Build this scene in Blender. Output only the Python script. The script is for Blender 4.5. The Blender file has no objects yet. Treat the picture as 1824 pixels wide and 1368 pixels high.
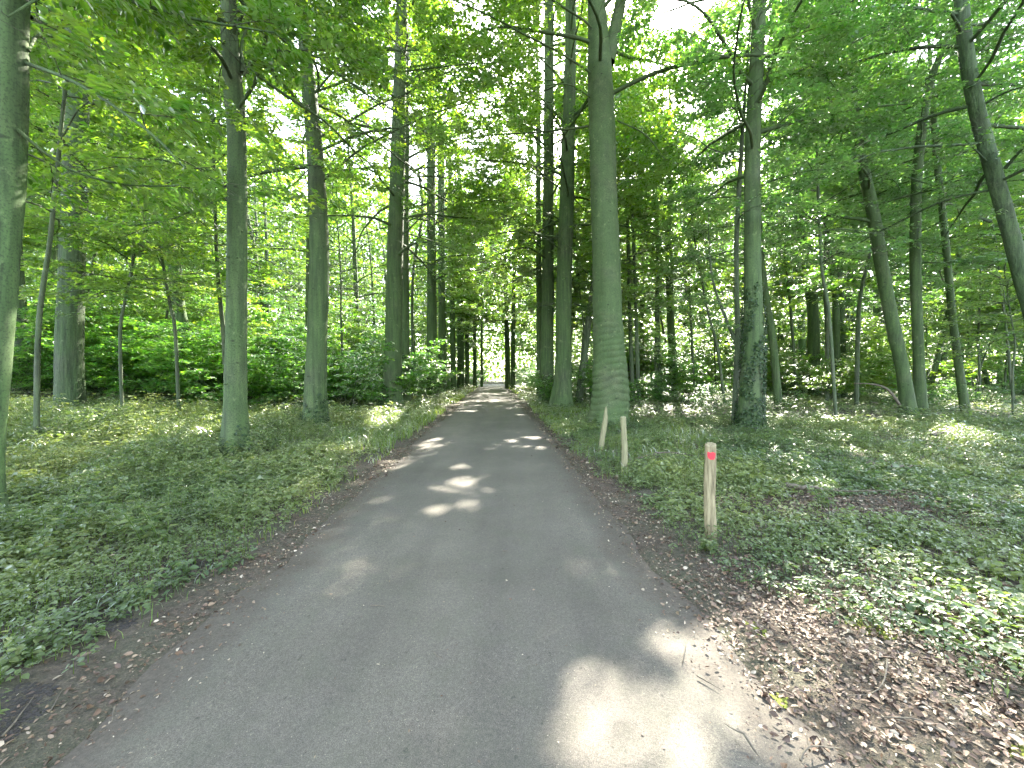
import bpy, math, random
import numpy as np

# ---------------------------------------------------------------- camera, sky, sun, exposure
SC = bpy.context.scene
COL = SC.collection
F = 712.0                      # focal length in photo pixels (1824 wide)
CAMH = 1.6
PITCH = math.atan(16.0 / F)
cam_d = bpy.data.cameras.new("camera")
cam_d.sensor_width = 36.0
cam_d.lens = 36.0 * F / 1824.0
cam_d.clip_start = 0.05
cam_d.clip_end = 2000.0
cam = bpy.data.objects.new("camera", cam_d)
COL.objects.link(cam)
cam.location = (0, 0, CAMH)
cam.rotation_euler = (math.pi / 2 - PITCH, 0, 0)
SC.camera = cam

SUN_AZ = math.radians(18.8)    # to the right of straight ahead (+Y)
SUN_EL = math.radians(40.0)
SUN = np.array([math.sin(SUN_AZ) * math.cos(SUN_EL), math.cos(SUN_AZ) * math.cos(SUN_EL), math.sin(SUN_EL)])

world = bpy.data.worlds.new("World")
SC.world = world
world.use_nodes = True
wn = world.node_tree
wn.nodes.clear()
sky = wn.nodes.new("ShaderNodeTexSky")
sky.sky_type = 'NISHITA'
sky.sun_disc = False
sky.sun_elevation = SUN_EL
sky.sun_rotation = SUN_AZ
sky.air_density = 1.0
sky.dust_density = 2.0
sky.ozone_density = 1.0
bg = wn.nodes.new("ShaderNodeBackground")
bg.inputs[1].default_value = 0.15
wo = wn.nodes.new("ShaderNodeOutputWorld")
hs = wn.nodes.new("ShaderNodeHueSaturation")
hs.inputs['Saturation'].default_value = 0.6          # hazy summer sky, hardly blue
wn.links.new(sky.outputs[0], hs.inputs['Color'])
wn.links.new(hs.outputs[0], bg.inputs[0])
wn.links.new(bg.outputs[0], wo.inputs[0])

sl = bpy.data.lights.new("sun", 'SUN')
sl.energy = 4.4
sl.angle = math.radians(0.53)
sl.color = (1.0, 0.93, 0.82)
so = bpy.data.objects.new("sun", sl)
COL.objects.link(so)
so.rotation_euler = (math.pi / 2 - SUN_EL, 0, math.pi - SUN_AZ)
so.location = (10, 30, 30)

SC.view_settings.view_transform = 'Standard'
SC.view_settings.look = 'None'
SC.view_settings.exposure = 3.58
SC.view_settings.gamma = 1.0
SC.render.engine = 'CYCLES'
cy = SC.cycles
cy.use_denoising = True
cy.max_bounces = 8
cy.diffuse_bounces = 5
cy.glossy_bounces = 2
cy.transmission_bounces = 4
cy.sample_clamp_indirect = 8.0
cy.use_adaptive_sampling = True
cy.adaptive_threshold = 0.02

# ---------------------------------------------------------------- helpers
rng = np.random.default_rng(11)
random.seed(11)
cp, sp_ = math.cos(PITCH), math.sin(PITCH)


def ray(px, py):
    a = (px - 912.0) / F
    b = (684.0 - py) / F
    return np.array([a, cp + b * sp_, b * cp - sp_])


def at(px, py, Y):
    """world point seen at a photo pixel, at distance Y ahead"""
    d = ray(px, py)
    return np.array([0, 0, CAMH]) + d * (Y / d[1])


def G(px, py, z=0.0):
    d = ray(px, py)
    return (np.array([0, 0, CAMH]) + d * ((z - CAMH) / d[2]))


def vnoise(x, y, seed=0):
    """smooth 2d value noise, vectorised, 0..1"""
    x = np.asarray(x, float); y = np.asarray(y, float)
    xi = np.floor(x).astype(np.int64); yi = np.floor(y).astype(np.int64)
    fx = x - xi; fy = y - yi
    fx = fx * fx * (3 - 2 * fx); fy = fy * fy * (3 - 2 * fy)

    def h(a, b):
        n = (a * 374761393 + b * 668265263 + seed * 974711) & 0x7fffffff
        n = ((n ^ (n >> 13)) * 1274126177) & 0x7fffffff
        n = n ^ (n >> 16)
        return (n & 0xffff) / 65535.0
    return (h(xi, yi) * (1 - fx) + h(xi + 1, yi) * fx) * (1 - fy) + (h(xi, yi + 1) * (1 - fx) + h(xi + 1, yi + 1) * fx) * fy


def fbm(x, y, seed=0, o=3):
    s = 0; a = 0.5; t = 0
    for k in range(o):
        s = s + a * vnoise(np.asarray(x) * 2 ** k, np.asarray(y) * 2 ** k, seed + k * 17); t += a; a *= .5
    return s / t


ROAD_Y = [-8, 0, 1.63, 2.64, 3.9, 7.0, 15.8, 30, 45, 58, 70]
ROAD_L = [-1.50, -1.74, -1.80, -1.86, -1.92, -2.05, -2.44, -3.08, -3.75, -4.33, -4.9]
ROAD_R = [1.60, 1.36, 1.26, 1.14, 1.08, .97, .62, .01, -.63, -1.18, -1.7]


def roadL(y): return np.interp(y, ROAD_Y, ROAD_L)
def roadR(y): return np.interp(y, ROAD_Y, ROAD_R)


def off_road(x, y):
    """metres outside the asphalt edge (negative on the road)"""
    return np.maximum(roadL(y) - x, x - roadR(y))


def H(x, y):
    """ground height"""
    x = np.asarray(x, float); y = np.asarray(y, float)
    d = off_road(x, y)
    k = np.clip((d - 0.2) / 1.5, 0, 1)
    h = k * (0.10 * (fbm(x * .35, y * .35, 3) - .35) + 0.05 * (fbm(x * 1.5, y * 1.5, 5) - .5))
    left = np.clip((-x - 8) / 22, 0, 1)
    h = h + 1.5 * left * left * (3 - 2 * left)
    h = h + np.clip(d / .5, 0, 1) * 0.02 * (fbm(x * 5, y * 5, 9) - .2)
    return h


def finish(o, mat=None, parent=None, label=None, cat=None, group=None, kind=None):
    COL.objects.link(o)
    if mat is not None and o.data is not None and len(o.data.materials) == 0:
        o.data.materials.append(mat)
    if parent is not None:
        o.parent = parent
    if label: o['label'] = label
    if cat: o['category'] = cat
    if group: o['group'] = group
    if kind: o['kind'] = kind
    return o


def mesh(name, V, Q, mat=None, smooth=False, rnd=None):
    V = np.ascontiguousarray(V, dtype=np.float32); Q = np.ascontiguousarray(Q, dtype=np.int32)
    m = bpy.data.meshes.new(name)
    m.vertices.add(len(V)); m.vertices.foreach_set('co', V.ravel())
    n, k = Q.shape
    m.loops.add(n * k); m.loops.foreach_set('vertex_index', Q.ravel())
    m.polygons.add(n)
    m.polygons.foreach_set('loop_start', np.arange(0, n * k, k, dtype=np.int32))
    m.polygons.foreach_set('loop_total', np.full(n, k, dtype=np.int32))
    if smooth:
        m.polygons.foreach_set('use_smooth', np.ones(n, dtype=bool))
    m.update(calc_edges=True)
    if rnd is not None:
        a = m.attributes.new('rnd', 'FLOAT', 'FACE')
        a.data.foreach_set('value', np.ascontiguousarray(rnd, dtype=np.float32))
    if mat is not None:
        m.materials.append(mat)
    return m


def obj(name, me, **kw):
    o = bpy.data.objects.new(name, me)
    return finish(o, **kw)


def thing(name, loc, label, cat, group=None):
    o = bpy.data.objects.new(name, None)
    o.location = loc
    o.empty_display_size = .2
    return finish(o, label=label, cat=cat, group=group)


class MB:
    """collects quads"""
    def __init__(s): s.V = []; s.Q = []; s.R = []; s.n = 0
    def add(s, V, Q, r=0.5):
        s.V.append(np.asarray(V, float)); s.Q.append(np.asarray(Q) + s.n); s.n += len(V)
        s.R.append(np.full(len(Q), r) if np.isscalar(r) else np.asarray(r))
    def arrays(s):
        return np.concatenate(s.V), np.concatenate(s.Q), np.concatenate(s.R)
    def mesh(s, name, mat, smooth=False, off=None):
        V, Q, R = s.arrays()
        if off is not None: V = V - np.asarray(off)
        return mesh(name, V, Q, mat, smooth, R)


def smooth_path(P, step):
    """Catmull-Rom resample of rows [x,y,z,r]"""
    P = np.asarray(P, float)
    if len(P) < 3:
        n = max(2, int(np.linalg.norm(P[-1, :3] - P[0, :3]) / step) + 1)
        t = np.linspace(0, 1, n)[:, None]
        return P[0] * (1 - t) + P[-1] * t
    Q = np.vstack([2 * P[0] - P[1], P, 2 * P[-1] - P[-2]])
    out = []
    for i in range(1, len(Q) - 2):
        p0, p1, p2, p3 = Q[i - 1], Q[i], Q[i + 1], Q[i + 2]
        n = max(1, int(round(np.linalg.norm(p2[:3] - p1[:3]) / step)))
        for t in np.arange(n) / n:
            out.append(.5 * ((2 * p1) + (-p0 + p2) * t + (2 * p0 - 5 * p1 + 4 * p2 - p3) * t * t + (-p0 + 3 * p1 - 3 * p2 + p3) * t ** 3))
    out.append(P[-1])
    out = np.array(out)
    out[:, 3] = np.clip(out[:, 3], P[:, 3].min(), P[:, 3].max())
    return out


def tube(path, seg=8, radial=None, cap=True):
    """path rows [x,y,z,r]; radial(theta grid, k, path) -> multiplier"""
    P = np.asarray(path, float)
    C, R = P[:, :3], P[:, 3]
    T = np.gradient(C, axis=0)
    T /= np.linalg.norm(T, axis=1)[:, None] + 1e-9
    ref = np.array([1.0, 0, 0]) if abs(T[:, 2]).mean() > .6 else np.array([0, 0, 1.0])
    U = np.cross(T, ref); U /= np.linalg.norm(U, axis=1)[:, None] + 1e-9
    W = np.cross(T, U)
    th = np.linspace(0, 2 * math.pi, seg, endpoint=False)
    rad = R[:, None] * np.ones(seg)
    if radial is not None:
        rad = rad * radial(th[None, :], P)
    V = C[:, None, :] + rad[:, :, None] * (np.cos(th)[None, :, None] * U[:, None, :] + np.sin(th)[None, :, None] * W[:, None, :])
    n = len(P)
    V = V.reshape(-1, 3)
    i = np.arange(n - 1)[:, None] * seg
    j = np.arange(seg)[None, :]; j2 = (j + 1) % seg
    Q = np.stack([i + j, i + j2, i + seg + j2, i + seg + j], -1).reshape(-1, 4)
    if cap:
        V = np.vstack([V, C[-1] + T[-1] * R[-1] * .3])
        e = (n - 1) * seg
        tip = n * seg
        Qc = np.array([[e + a, e + (a + 1) % seg, e + (a + 2) % seg, tip] for a in range(0, seg - seg % 2, 2)])
        Q = np.vstack([Q, Qc])
    return V, Q


def prisms(P0, P1, r0, r1):
    """many thin three sided twigs at once"""
    P0 = np.asarray(P0); P1 = np.asarray(P1); n = len(P0)
    T = P1 - P0; T = T / (np.linalg.norm(T, axis=1)[:, None] + 1e-9)
    U = np.cross(T, [0.13, 0.21, 1.0]); U /= np.linalg.norm(U, axis=1)[:, None] + 1e-9
    W = np.cross(T, U)
    V = np.empty((n, 6, 3))
    for k in range(3):
        a = 2 * math.pi * k / 3
        o = math.cos(a) * U + math.sin(a) * W
        V[:, k] = P0 + o * r0; V[:, k + 3] = P1 + o * r1
    b = np.arange(n)[:, None] * 6
    Q = np.stack([np.hstack([b + k, b + (k + 1) % 3, b + 3 + (k + 1) % 3, b + 3 + k]) for k in range(3)], 1).reshape(-1, 4)
    return V.reshape(-1, 3), Q


def leaves(C, D, N, size, aspect=.62, detail=1, rnd=None, g=rng):
    """leaf blades: C base points, D axis, N normal, size length. detail 2 = folded blade of two quads"""
    n = len(C)
    if n == 0: return np.zeros((0, 3)), np.zeros((0, 4), int), np.zeros(0)
    D = D / (np.linalg.norm(D, axis=1)[:, None] + 1e-9)
    S = np.cross(D, N); S /= np.linalg.norm(S, axis=1)[:, None] + 1e-9
    N = np.cross(S, D)
    L = (np.ones(n) * size)[:, None]
    w = L * aspect * .5
    if rnd is None: rnd = g.random(n)
    if detail == 1:
        V = np.stack([C, C + D * L * .42 + S * w + N * w * .15, C + D * L, C + D * L * .42 - S * w + N * w * .15], 1).reshape(-1, 3)
        Q = np.arange(n * 4).reshape(n, 4)
        return V, Q, rnd
    f = N * w * (.25 + .2 * g.random(n))[:, None]
    V = np.stack([C, C + D * L - N * L * .08,
                  C + D * L * .28 + S * w * .92 + f, C + D * L * .68 + S * w * .78 + f * .8,
                  C + D * L * .28 - S * w * .92 + f, C + D * L * .68 - S * w * .78 + f * .8], 1).reshape(-1, 3)
    b = np.arange(n)[:, None] * 6
    Q = np.concatenate([np.hstack([b, b + 2, b + 3, b + 1]), np.hstack([b, b + 1, b + 5, b + 4])], 0)
    return V, Q, np.concatenate([rnd, rnd])


# ---------------------------------------------------------------- materials
def new_mat(name):
    m = bpy.data.materials.new(name); m.use_nodes = True
    nt = m.node_tree; nt.nodes.clear()
    out = nt.nodes.new('ShaderNodeOutputMaterial')
    return m, nt, out


def N_(nt, t, **kw):
    n = nt.nodes.new(t)
    for k, v in kw.items():
        if k.startswith('i_'):
            key = k[2:]
            n.inputs[int(key) if key.isdigit() else key].default_value = v
        else: setattr(n, k, v)
    return n


def ramp(nt, fac, stops):
    r = nt.nodes.new('ShaderNodeValToRGB')
    e = r.color_ramp.elements
    while len(e) < len(stops): e.new(.5)
    for k, (p, c) in enumerate(stops):
        e[k].position = p; e[k].color = (*c, 1) if len(c) == 3 else c
    nt.links.new(fac, r.inputs[0])
    return r.outputs[0]


def noise(nt, scale, detail=4, rough=.55, vec=None, dist=0):
    n = N_(nt, 'ShaderNodeTexNoise', i_Scale=scale, i_Detail=detail, i_Roughness=rough, i_Distortion=dist)
    if vec is not None: nt.links.new(vec, n.inputs['Vector'])
    return n.outputs['Fac']


def coords(nt, scale=(1, 1, 1), which='Object'):
    tc = nt.nodes.new('ShaderNodeTexCoord')
    mp = N_(nt, 'ShaderNodeMapping')
    mp.inputs['Scale'].default_value = scale
    nt.links.new(tc.outputs[which], mp.inputs[0])
    return mp.outputs[0]


def mixc(nt, fac, a, b, mode='MIX'):
    m = N_(nt, 'ShaderNodeMix', data_type='RGBA', blend_type=mode)
    if isinstance(fac, (int, float)): m.inputs[0].default_value = fac
    else: nt.links.new(fac, m.inputs[0])
    for v, k in ((a, 6), (b, 7)):
        if isinstance(v, tuple): m.inputs[k].default_value = (*v, 1)
        else: nt.links.new(v, m.inputs[k])
    return m.outputs[2]


def bump(nt, h, strength, dist, nrm=None):
    b = N_(nt, 'ShaderNodeBump', i_Strength=strength, i_Distance=dist)
    nt.links.new(h, b.inputs['Height'])
    if nrm is not None: nt.links.new(nrm, b.inputs['Normal'])
    return b.outputs[0]


def leaf_mat(name, lo, mid, hi, tlo, thi, gloss=.05, rough=.38, tmix=.5):
    m, nt, out = new_mat(name)
    at_ = N_(nt, 'ShaderNodeAttribute', attribute_name='rnd')
    col = ramp(nt, at_.outputs['Fac'], [(0, lo), (.5, mid), (1, hi)])
    tcol = ramp(nt, at_.outputs['Fac'], [(0, tlo), (1, thi)])
    big = noise(nt, .5, 2, .5, coords(nt))
    v = ramp(nt, big, [(.3, (.72, .8, .8)), (.7, (1.2, 1.12, .95))])
    col = mixc(nt, 1.0, col, v, 'MULTIPLY')
    tcol = mixc(nt, 1.0, tcol, v, 'MULTIPLY')
    d = N_(nt, 'ShaderNodeBsdfDiffuse'); nt.links.new(col, d.inputs[0])
    t = N_(nt, 'ShaderNodeBsdfTranslucent'); nt.links.new(tcol, t.inputs[0])
    g = N_(nt, 'ShaderNodeBsdfGlossy', i_Roughness=rough); g.inputs[0].default_value = (1, 1, 1, 1)
    mx = N_(nt, 'ShaderNodeMixShader', i_0=tmix)
    nt.links.new(d.outputs[0], mx.inputs[1]); nt.links.new(t.outputs[0], mx.inputs[2])
    fr = N_(nt, 'ShaderNodeFresnel', i_IOR=1.4)
    ml = N_(nt, 'ShaderNodeMath', operation='MULTIPLY', i_1=gloss * 18); nt.links.new(fr.outputs[0], ml.inputs[0])
    mn = N_(nt, 'ShaderNodeMath', operation='MINIMUM', i_1=.35); nt.links.new(ml.outputs[0], mn.inputs[0])
    m2 = N_(nt, 'ShaderNodeMixShader')
    nt.links.new(mn.outputs[0], m2.inputs[0]); nt.links.new(mx.outputs[0], m2.inputs[1]); nt.links.new(g.outputs[0], m2.inputs[2])
    nt.links.new(m2.outputs[0], out.inputs[0])
    return m


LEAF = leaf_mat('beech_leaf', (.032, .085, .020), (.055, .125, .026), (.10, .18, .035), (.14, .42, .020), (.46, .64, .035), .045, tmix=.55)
LEAF_DARK = leaf_mat('shade_toned_leaf', (.032, .08, .034), (.052, .115, .044), (.085, .15, .055), (.11, .38, .045), (.30, .54, .06), .05, tmix=.52)  # duller, bluer leaf copy: the shade of the right wood put into its colour
LEAF_COVER = leaf_mat('cover_leaf', (.07, .105, .048), (.115, .155, .07), (.185, .22, .10), (.17, .34, .04), (.44, .52, .07), .05, .42, .42)
LEAF_BUSH = leaf_mat('bush_leaf', (.035, .11, .024), (.055, .155, .03), (.095, .20, .038), (.12, .46, .025), (.36, .64, .035), .045, tmix=.55)
LEAF_IVY = leaf_mat('ivy_leaf', (.015, .035, .012), (.026, .055, .018), (.045, .08, .025), (.03, .08, .02), (.06, .12, .02), .035, .4, .2)
GRASS = leaf_mat('grass_blade', (.08, .14, .03), (.12, .19, .04), (.17, .24, .06), (.22, .36, .05), (.40, .50, .08), .03)


def bark_mat(name, dark, light, moss, scale=(1, 1, 1), nscale=6.0, bstr=.5, mossamt=.5, streak=1.0):
    m, nt, out = new_mat(name)
    p = N_(nt, 'ShaderNodeBsdfPrincipled', i_Roughness=.85)
    vec = coords(nt, scale)
    n1 = noise(nt, nscale, 6, .6, vec)
    n2 = noise(nt, .9, 3, .6, coords(nt))
    n3 = noise(nt, 45, 3, .6, coords(nt))
    c = ramp(nt, n1, [(.3, dark), (.62, light)])
    mf = ramp(nt, n2, [(.5 - mossamt * .25, (0, 0, 0)), (.7 - mossamt * .2, (1, 1, 1))])
    mul = N_(nt, 'ShaderNodeMath', operation='MULTIPLY', i_1=.75); nt.links.new(mf, mul.inputs[0])
    c = mixc(nt, mul.outputs[0], c, moss)
    sp = ramp(nt, n3, [(.36, (.55, .55, .55)), (.5, (1, 1, 1)), (.70, (1.0, 1.0, 1.0)), (.78, (1.7, 1.7, 1.6))])
    c = mixc(nt, 1.0, c, sp, 'MULTIPLY')
    stk = noise(nt, 3.5, 4, .6, coords(nt, (3.2, 3.2, .22)))
    c = mixc(nt, streak, c, ramp(nt, stk, [(.34, (.55, .58, .52)), (.5, (1, 1, 1)), (.68, (1.35, 1.32, 1.25))]), 'MULTIPLY')
    lic = noise(nt, 7, 5, .7, coords(nt, (1, 1, .7)))
    c = mixc(nt, ramp(nt, lic, [(.60, (0, 0, 0)), (.70, (.55, .55, .55))]), c, tuple(min(1, 1.9 * q_) for q_ in light))
    # small dark knots and scars
    vo = N_(nt, 'ShaderNodeTexVoronoi', i_Scale=2.6); nt.links.new(coords(nt, (1, 1, 1.7)), vo.inputs['Vector'])
    kn = ramp(nt, vo.outputs['Distance'], [(.05, (.25, .25, .25)), (.12, (1, 1, 1))])
    c = mixc(nt, .8, c, kn, 'MULTIPLY')
    nt.links.new(c, p.inputs['Base Color'])
    b = bump(nt, n1, bstr, .03)
    b = bump(nt, n3, .35, .006, b)
    nt.links.new(b, p.inputs['Normal'])
    nt.links.new(p.outputs[0], out.inputs[0])
    return m


BEECH = bark_mat('beech_bark', (.032, .046, .02), (.08, .105, .045), (.048, .092, .022), (1, 1, .35), 5, .5, .85, .8)
BEECH_G = bark_mat('green_beech_bark', (.042, .066, .025), (.085, .118, .047), (.052, .105, .028), (1, 1, .5), 5, .4, .9)
BEECH_W = bark_mat('wrinkled_beech_bark', (.036, .048, .02), (.085, .105, .046), (.048, .09, .022), (1, 1, 1.6), 3.5, .5, .85, .25)
OAK = bark_mat('furrowed_bark', (.022, .03, .016), (.075, .095, .05), (.042, .082, .024), (5, 5, .6), 5, 1.0, .8)
YOUNG = bark_mat('young_bark', (.04, .05, .028), (.085, .10, .058), (.05, .085, .03), (1, 1, .3), 7, .4, .6)
TWIG = bark_mat('twig_bark', (.04, .04, .03), (.09, .085, .06), (.06, .08, .04), (1, 1, 1), 9, .3, .3)


def ground_mat():
    m, nt, out = new_mat('forest_soil')
    p = N_(nt, 'ShaderNodeBsdfPrincipled', i_Roughness=.95)
    v = coords(nt)
    n1 = noise(nt, 1.3, 4, .6, v); n2 = noise(nt, 24, 5, .7, v); n3 = noise(nt, 110, 3, .6, v)
    c = ramp(nt, n2, [(.3, (.034, .028, .018)), (.5, (.075, .059, .040)), (.7, (.13, .102, .072))])
    g = ramp(nt, n1, [(.42, (0, 0, 0)), (.6, (1, 1, 1))])
    mul = N_(nt, 'ShaderNodeMath', operation='MULTIPLY', i_1=.45); nt.links.new(g, mul.inputs[0])
    c = mixc(nt, mul.outputs[0], c, (.05, .07, .03))
    s = ramp(nt, n3, [(.35, (.6, .6, .6)), (.55, (1, 1, 1)), (.72, (1.7, 1.6, 1.5))])
    c = mixc(nt, 1.0, c, s, 'MULTIPLY')
    nt.links.new(c, p.inputs['Base Color'])
    b = bump(nt, n2, .8, .04); b = bump(nt, n3, .6, .012, b)
    nt.links.new(b, p.inputs['Normal'])
    nt.links.new(p.outputs[0], out.inputs[0])
    return m


def asphalt_mat():
    m, nt, out = new_mat('worn_asphalt')
    p = N_(nt, 'ShaderNodeBsdfPrincipled', i_Roughness=.82)
    v = coords(nt)
    ed = N_(nt, 'ShaderNodeAttribute', attribute_name='edge')
    n1 = noise(nt, .7, 4, .6, v); n2 = noise(nt, 60, 4, .75, v); n3 = noise(nt, 210, 2, .6, v)
    n4 = noise(nt, 4, 5, .7, v)
    c = ramp(nt, n1, [(.3, (.072, .064, .049)), (.7, (.110, .098, .079))])
    s = ramp(nt, n2, [(.30, (.72, .72, .72)), (.5, (1, 1, 1)), (.70, (1.35, 1.33, 1.28))])
    c = mixc(nt, 1.0, c, s, 'MULTIPLY')
    s = ramp(nt, n3, [(.34, (.55, .55, .55)), (.5, (1, 1, 1)), (.66, (1.5, 1.5, 1.45))])
    c = mixc(nt, 1.0, c, s, 'MULTIPLY')
    vo = N_(nt, 'ShaderNodeTexVoronoi', i_Scale=38.0); nt.links.new(v, vo.inputs['Vector'])
    ch = ramp(nt, vo.outputs['Distance'], [(.06, (3.0, 2.9, 2.7)), (.11, (1, 1, 1))])
    c = mixc(nt, .8, c, ch, 'MULTIPLY')
    fl_ = noise(nt, 26, 3, .8, coords(nt, (1, .45, 1)))
    c = mixc(nt, 1.0, c, ramp(nt, fl_, [(.27, (.45, .45, .45)), (.36, (1, 1, 1))]), 'MULTIPLY')
    st_ = noise(nt, .45, 3, .5, coords(nt, (3.5, .35, 1)))
    c = mixc(nt, 1.0, c, ramp(nt, st_, [(.35, (.82, .82, .82)), (.65, (1.14, 1.14, 1.12))]), 'MULTIPLY')
    # moss film in the middle of the lane and dirt at the edges
    mo = ramp(nt, n4, [(.45, (0, 0, 0)), (.75, (.45, .45, .45))])
    c = mixc(nt, mo, c, (.068, .072, .045))
    a = N_(nt, 'ShaderNodeMath', operation='ADD'); nt.links.new(ed.outputs['Fac'], a.inputs[0])
    sc_ = N_(nt, 'ShaderNodeMath', operation='MULTIPLY_ADD', i_1=.9, i_2=-.45); nt.links.new(n4, sc_.inputs[0]); nt.links.new(sc_.outputs[0], a.inputs[1])
    df = ramp(nt, a.outputs[0], [(.05, (1, 1, 1)), (.40, (0, 0, 0))])
    dirt = ramp(nt, n2, [(.3, (.036, .030, .021)), (.7, (.095, .078, .056))])
    c = mixc(nt, df, c, dirt)
    nt.links.new(c, p.inputs['Base Color'])
    b = bump(nt, n2, .5, .008); b = bump(nt, n3, .5, .004, b)
    nt.links.new(b, p.inputs['Normal'])
    nt.links.new(p.outputs[0], out.inputs[0])
    return m


def simple_mat(name, stops, nscale=12, rough=.9, bstr=.5, bd=.01, scale=(1, 1, 1), attr=False, detail=5):
    m, nt, out = new_mat(name)
    p = N_(nt, 'ShaderNodeBsdfPrincipled', i_Roughness=rough)
    n = noise(nt, nscale, detail, .65, coords(nt, scale))
    if attr:
        a = N_(nt, 'ShaderNodeAttribute', attribute_name='rnd'); c = ramp(nt, a.outputs['Fac'], stops)
        c = mixc(nt, 1.0, c, ramp(nt, n, [(.3, (.6, .6, .6)), (.7, (1.3, 1.3, 1.3))]), 'MULTIPLY')
    else: c = ramp(nt, n, stops)
    nt.links.new(c, p.inputs['Base Color'])
    nt.links.new(bump(nt, n, bstr, bd), p.inputs['Normal'])
    nt.links.new(p.outputs[0], out.inputs[0])
    return m


SOIL = ground_mat()
ASPH = asphalt_mat()
LITTER = simple_mat('dead_leaf', [(0, (.06, .036, .022)), (.35, (.125, .075, .044)), (.65, (.20, .145, .09)), (1, (.38, .32, .23))], 30, .6, .3, .004, attr=True)
MOSS = simple_mat('moss', [(.3, (.10, .13, .02)), (.7, (.26, .28, .04))], 60, .95, 1.0, .01)
MUD = simple_mat('dark_mud', [(.3, (.012, .010, .008)), (.7, (.042, .035, .028))], 35, .75, 1.0, .02)
WOOD = simple_mat('weathered_post', [(.25, (.035, .03, .018)), (.42, (.15, .125, .065)), (.60, (.27, .23, .13)), (.8, (.38, .33, .20))], 9, .8, .7, .006, scale=(4, 4, .5))
WOOD2 = simple_mat('mossy_post', [(.25, (.10, .09, .05)), (.6, (.22, .21, .11)), (.8, (.30, .28, .16))], 9, .85, .7, .006, scale=(4, 4, .5))
REDP = simple_mat('red_paint', [(.3, (.55, .02, .03)), (.7, (.70, .03, .05))], 40, .5, .3, .002)
STONE = simple_mat('field_stone', [(.3, (.14, .13, .11)), (.7, (.32, .31, .27))], 14, .9, .5, .01)
DEADWOOD = simple_mat('dead_wood', [(.3, (.05, .042, .030)), (.7, (.16, .135, .095))], 12, .9, .6, .006, scale=(3, 3, 3))

# ---------------------------------------------------------------- ground and road
def axis(near, far, n0, step, lim):
    a = list(np.arange(near, far, step)); s = step
    x = far
    while x < lim: a.append(x); s *= 1.16; x += s
    a.append(lim)
    x = near; s = step; b = []
    while x > -lim: s *= 1.16; x -= s; b.append(x)
    return np.array(sorted(set(b + a)))


gx = axis(-9, 9, 0, .11, 700.0); gy = axis(0.4, 15, 0, .11, 700.0)
X, Y = np.meshgrid(gx, gy)
Z = H(X, Y)
d_ = off_road(X, Y)
Z = np.where(d_ < 0.05, -0.02, Z)
V = np.stack([X, Y, Z], -1).reshape(-1, 3)
nx = len(gx); ny = len(gy)
i = np.arange(ny - 1)[:, None] * nx; j = np.arange(nx - 1)[None, :]
Q = np.stack([i + j, i + j + 1, i + nx + j + 1, i + nx + j], -1).reshape(-1, 4)
obj('ground', mesh('ground', V, Q, SOIL, True), kind='structure')

ys = [-6.0]
while ys[-1] < 62:
    ys.append(ys[-1] + (.05 if 0 < ys[-1] < 9 else .2 if ys[-1] < 25 else .5))
ys = np.array(ys)
eL = roadL(ys) - .10 + .16 * (fbm(ys * 1.2, ys * 0 + 2, 41, 4) - .5) * 1.6
eR = roadR(ys) + .10 + .16 * (fbm(ys * 1.2, ys * 0 + 7, 42, 4) - .5) * 1.6
nc = 15
t = np.linspace(0, 1, nc)
RX = eL[:, None] * (1 - t) + eR[:, None] * t
RY = ys[:, None] + 0 * t
wd = (eR - eL)[:, None]
de = np.minimum(t, 1 - t)[None, :] * wd
RZ = 0.006 + 0.022 * np.clip(de / .5, 0, 1) + .004 * (fbm(RX * .8, RY * .8, 77) - .5)
V = np.stack([RX, RY, RZ], -1).reshape(-1, 3)
i = np.arange(len(ys) - 1)[:, None] * nc; j = np.arange(nc - 1)[None, :]
Q = np.stack([i + j, i + j + 1, i + nc + j + 1, i + nc + j], -1).reshape(-1, 4)
rm = mesh('road', V, Q, ASPH, True)
a = rm.attributes.new('edge', 'FLOAT', 'POINT'); a.data.foreach_set('value', de.ravel().astype(np.float32))
obj('road', rm, kind='structure')
# the sunlit track crossing at the far end
V = []; xs = np.linspace(-30, 30, 61)
for x in xs: V += [(x, 62.4 + .03 * x, .012), (x, 67 + .03 * x, .012)]
Q = [(2 * k, 2 * k + 2, 2 * k + 3, 2 * k + 1) for k in range(60)]
TRACK = simple_mat('gravel_track', [(.3, (.20, .18, .15)), (.7, (.34, .31, .27))], 30, .95, .5, .01)
obj('gravel_path', mesh('gravel_path', V, np.array(Q), TRACK), kind='structure')

# ---------------------------------------------------------------- gaps in the canopy
# patches of ground (given as photo pixels on the ground) where sun comes through, with the share of leaves left in the gap
def gpoly(pts): return np.array([G(a, b)[:2] for a, b in pts])


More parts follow.
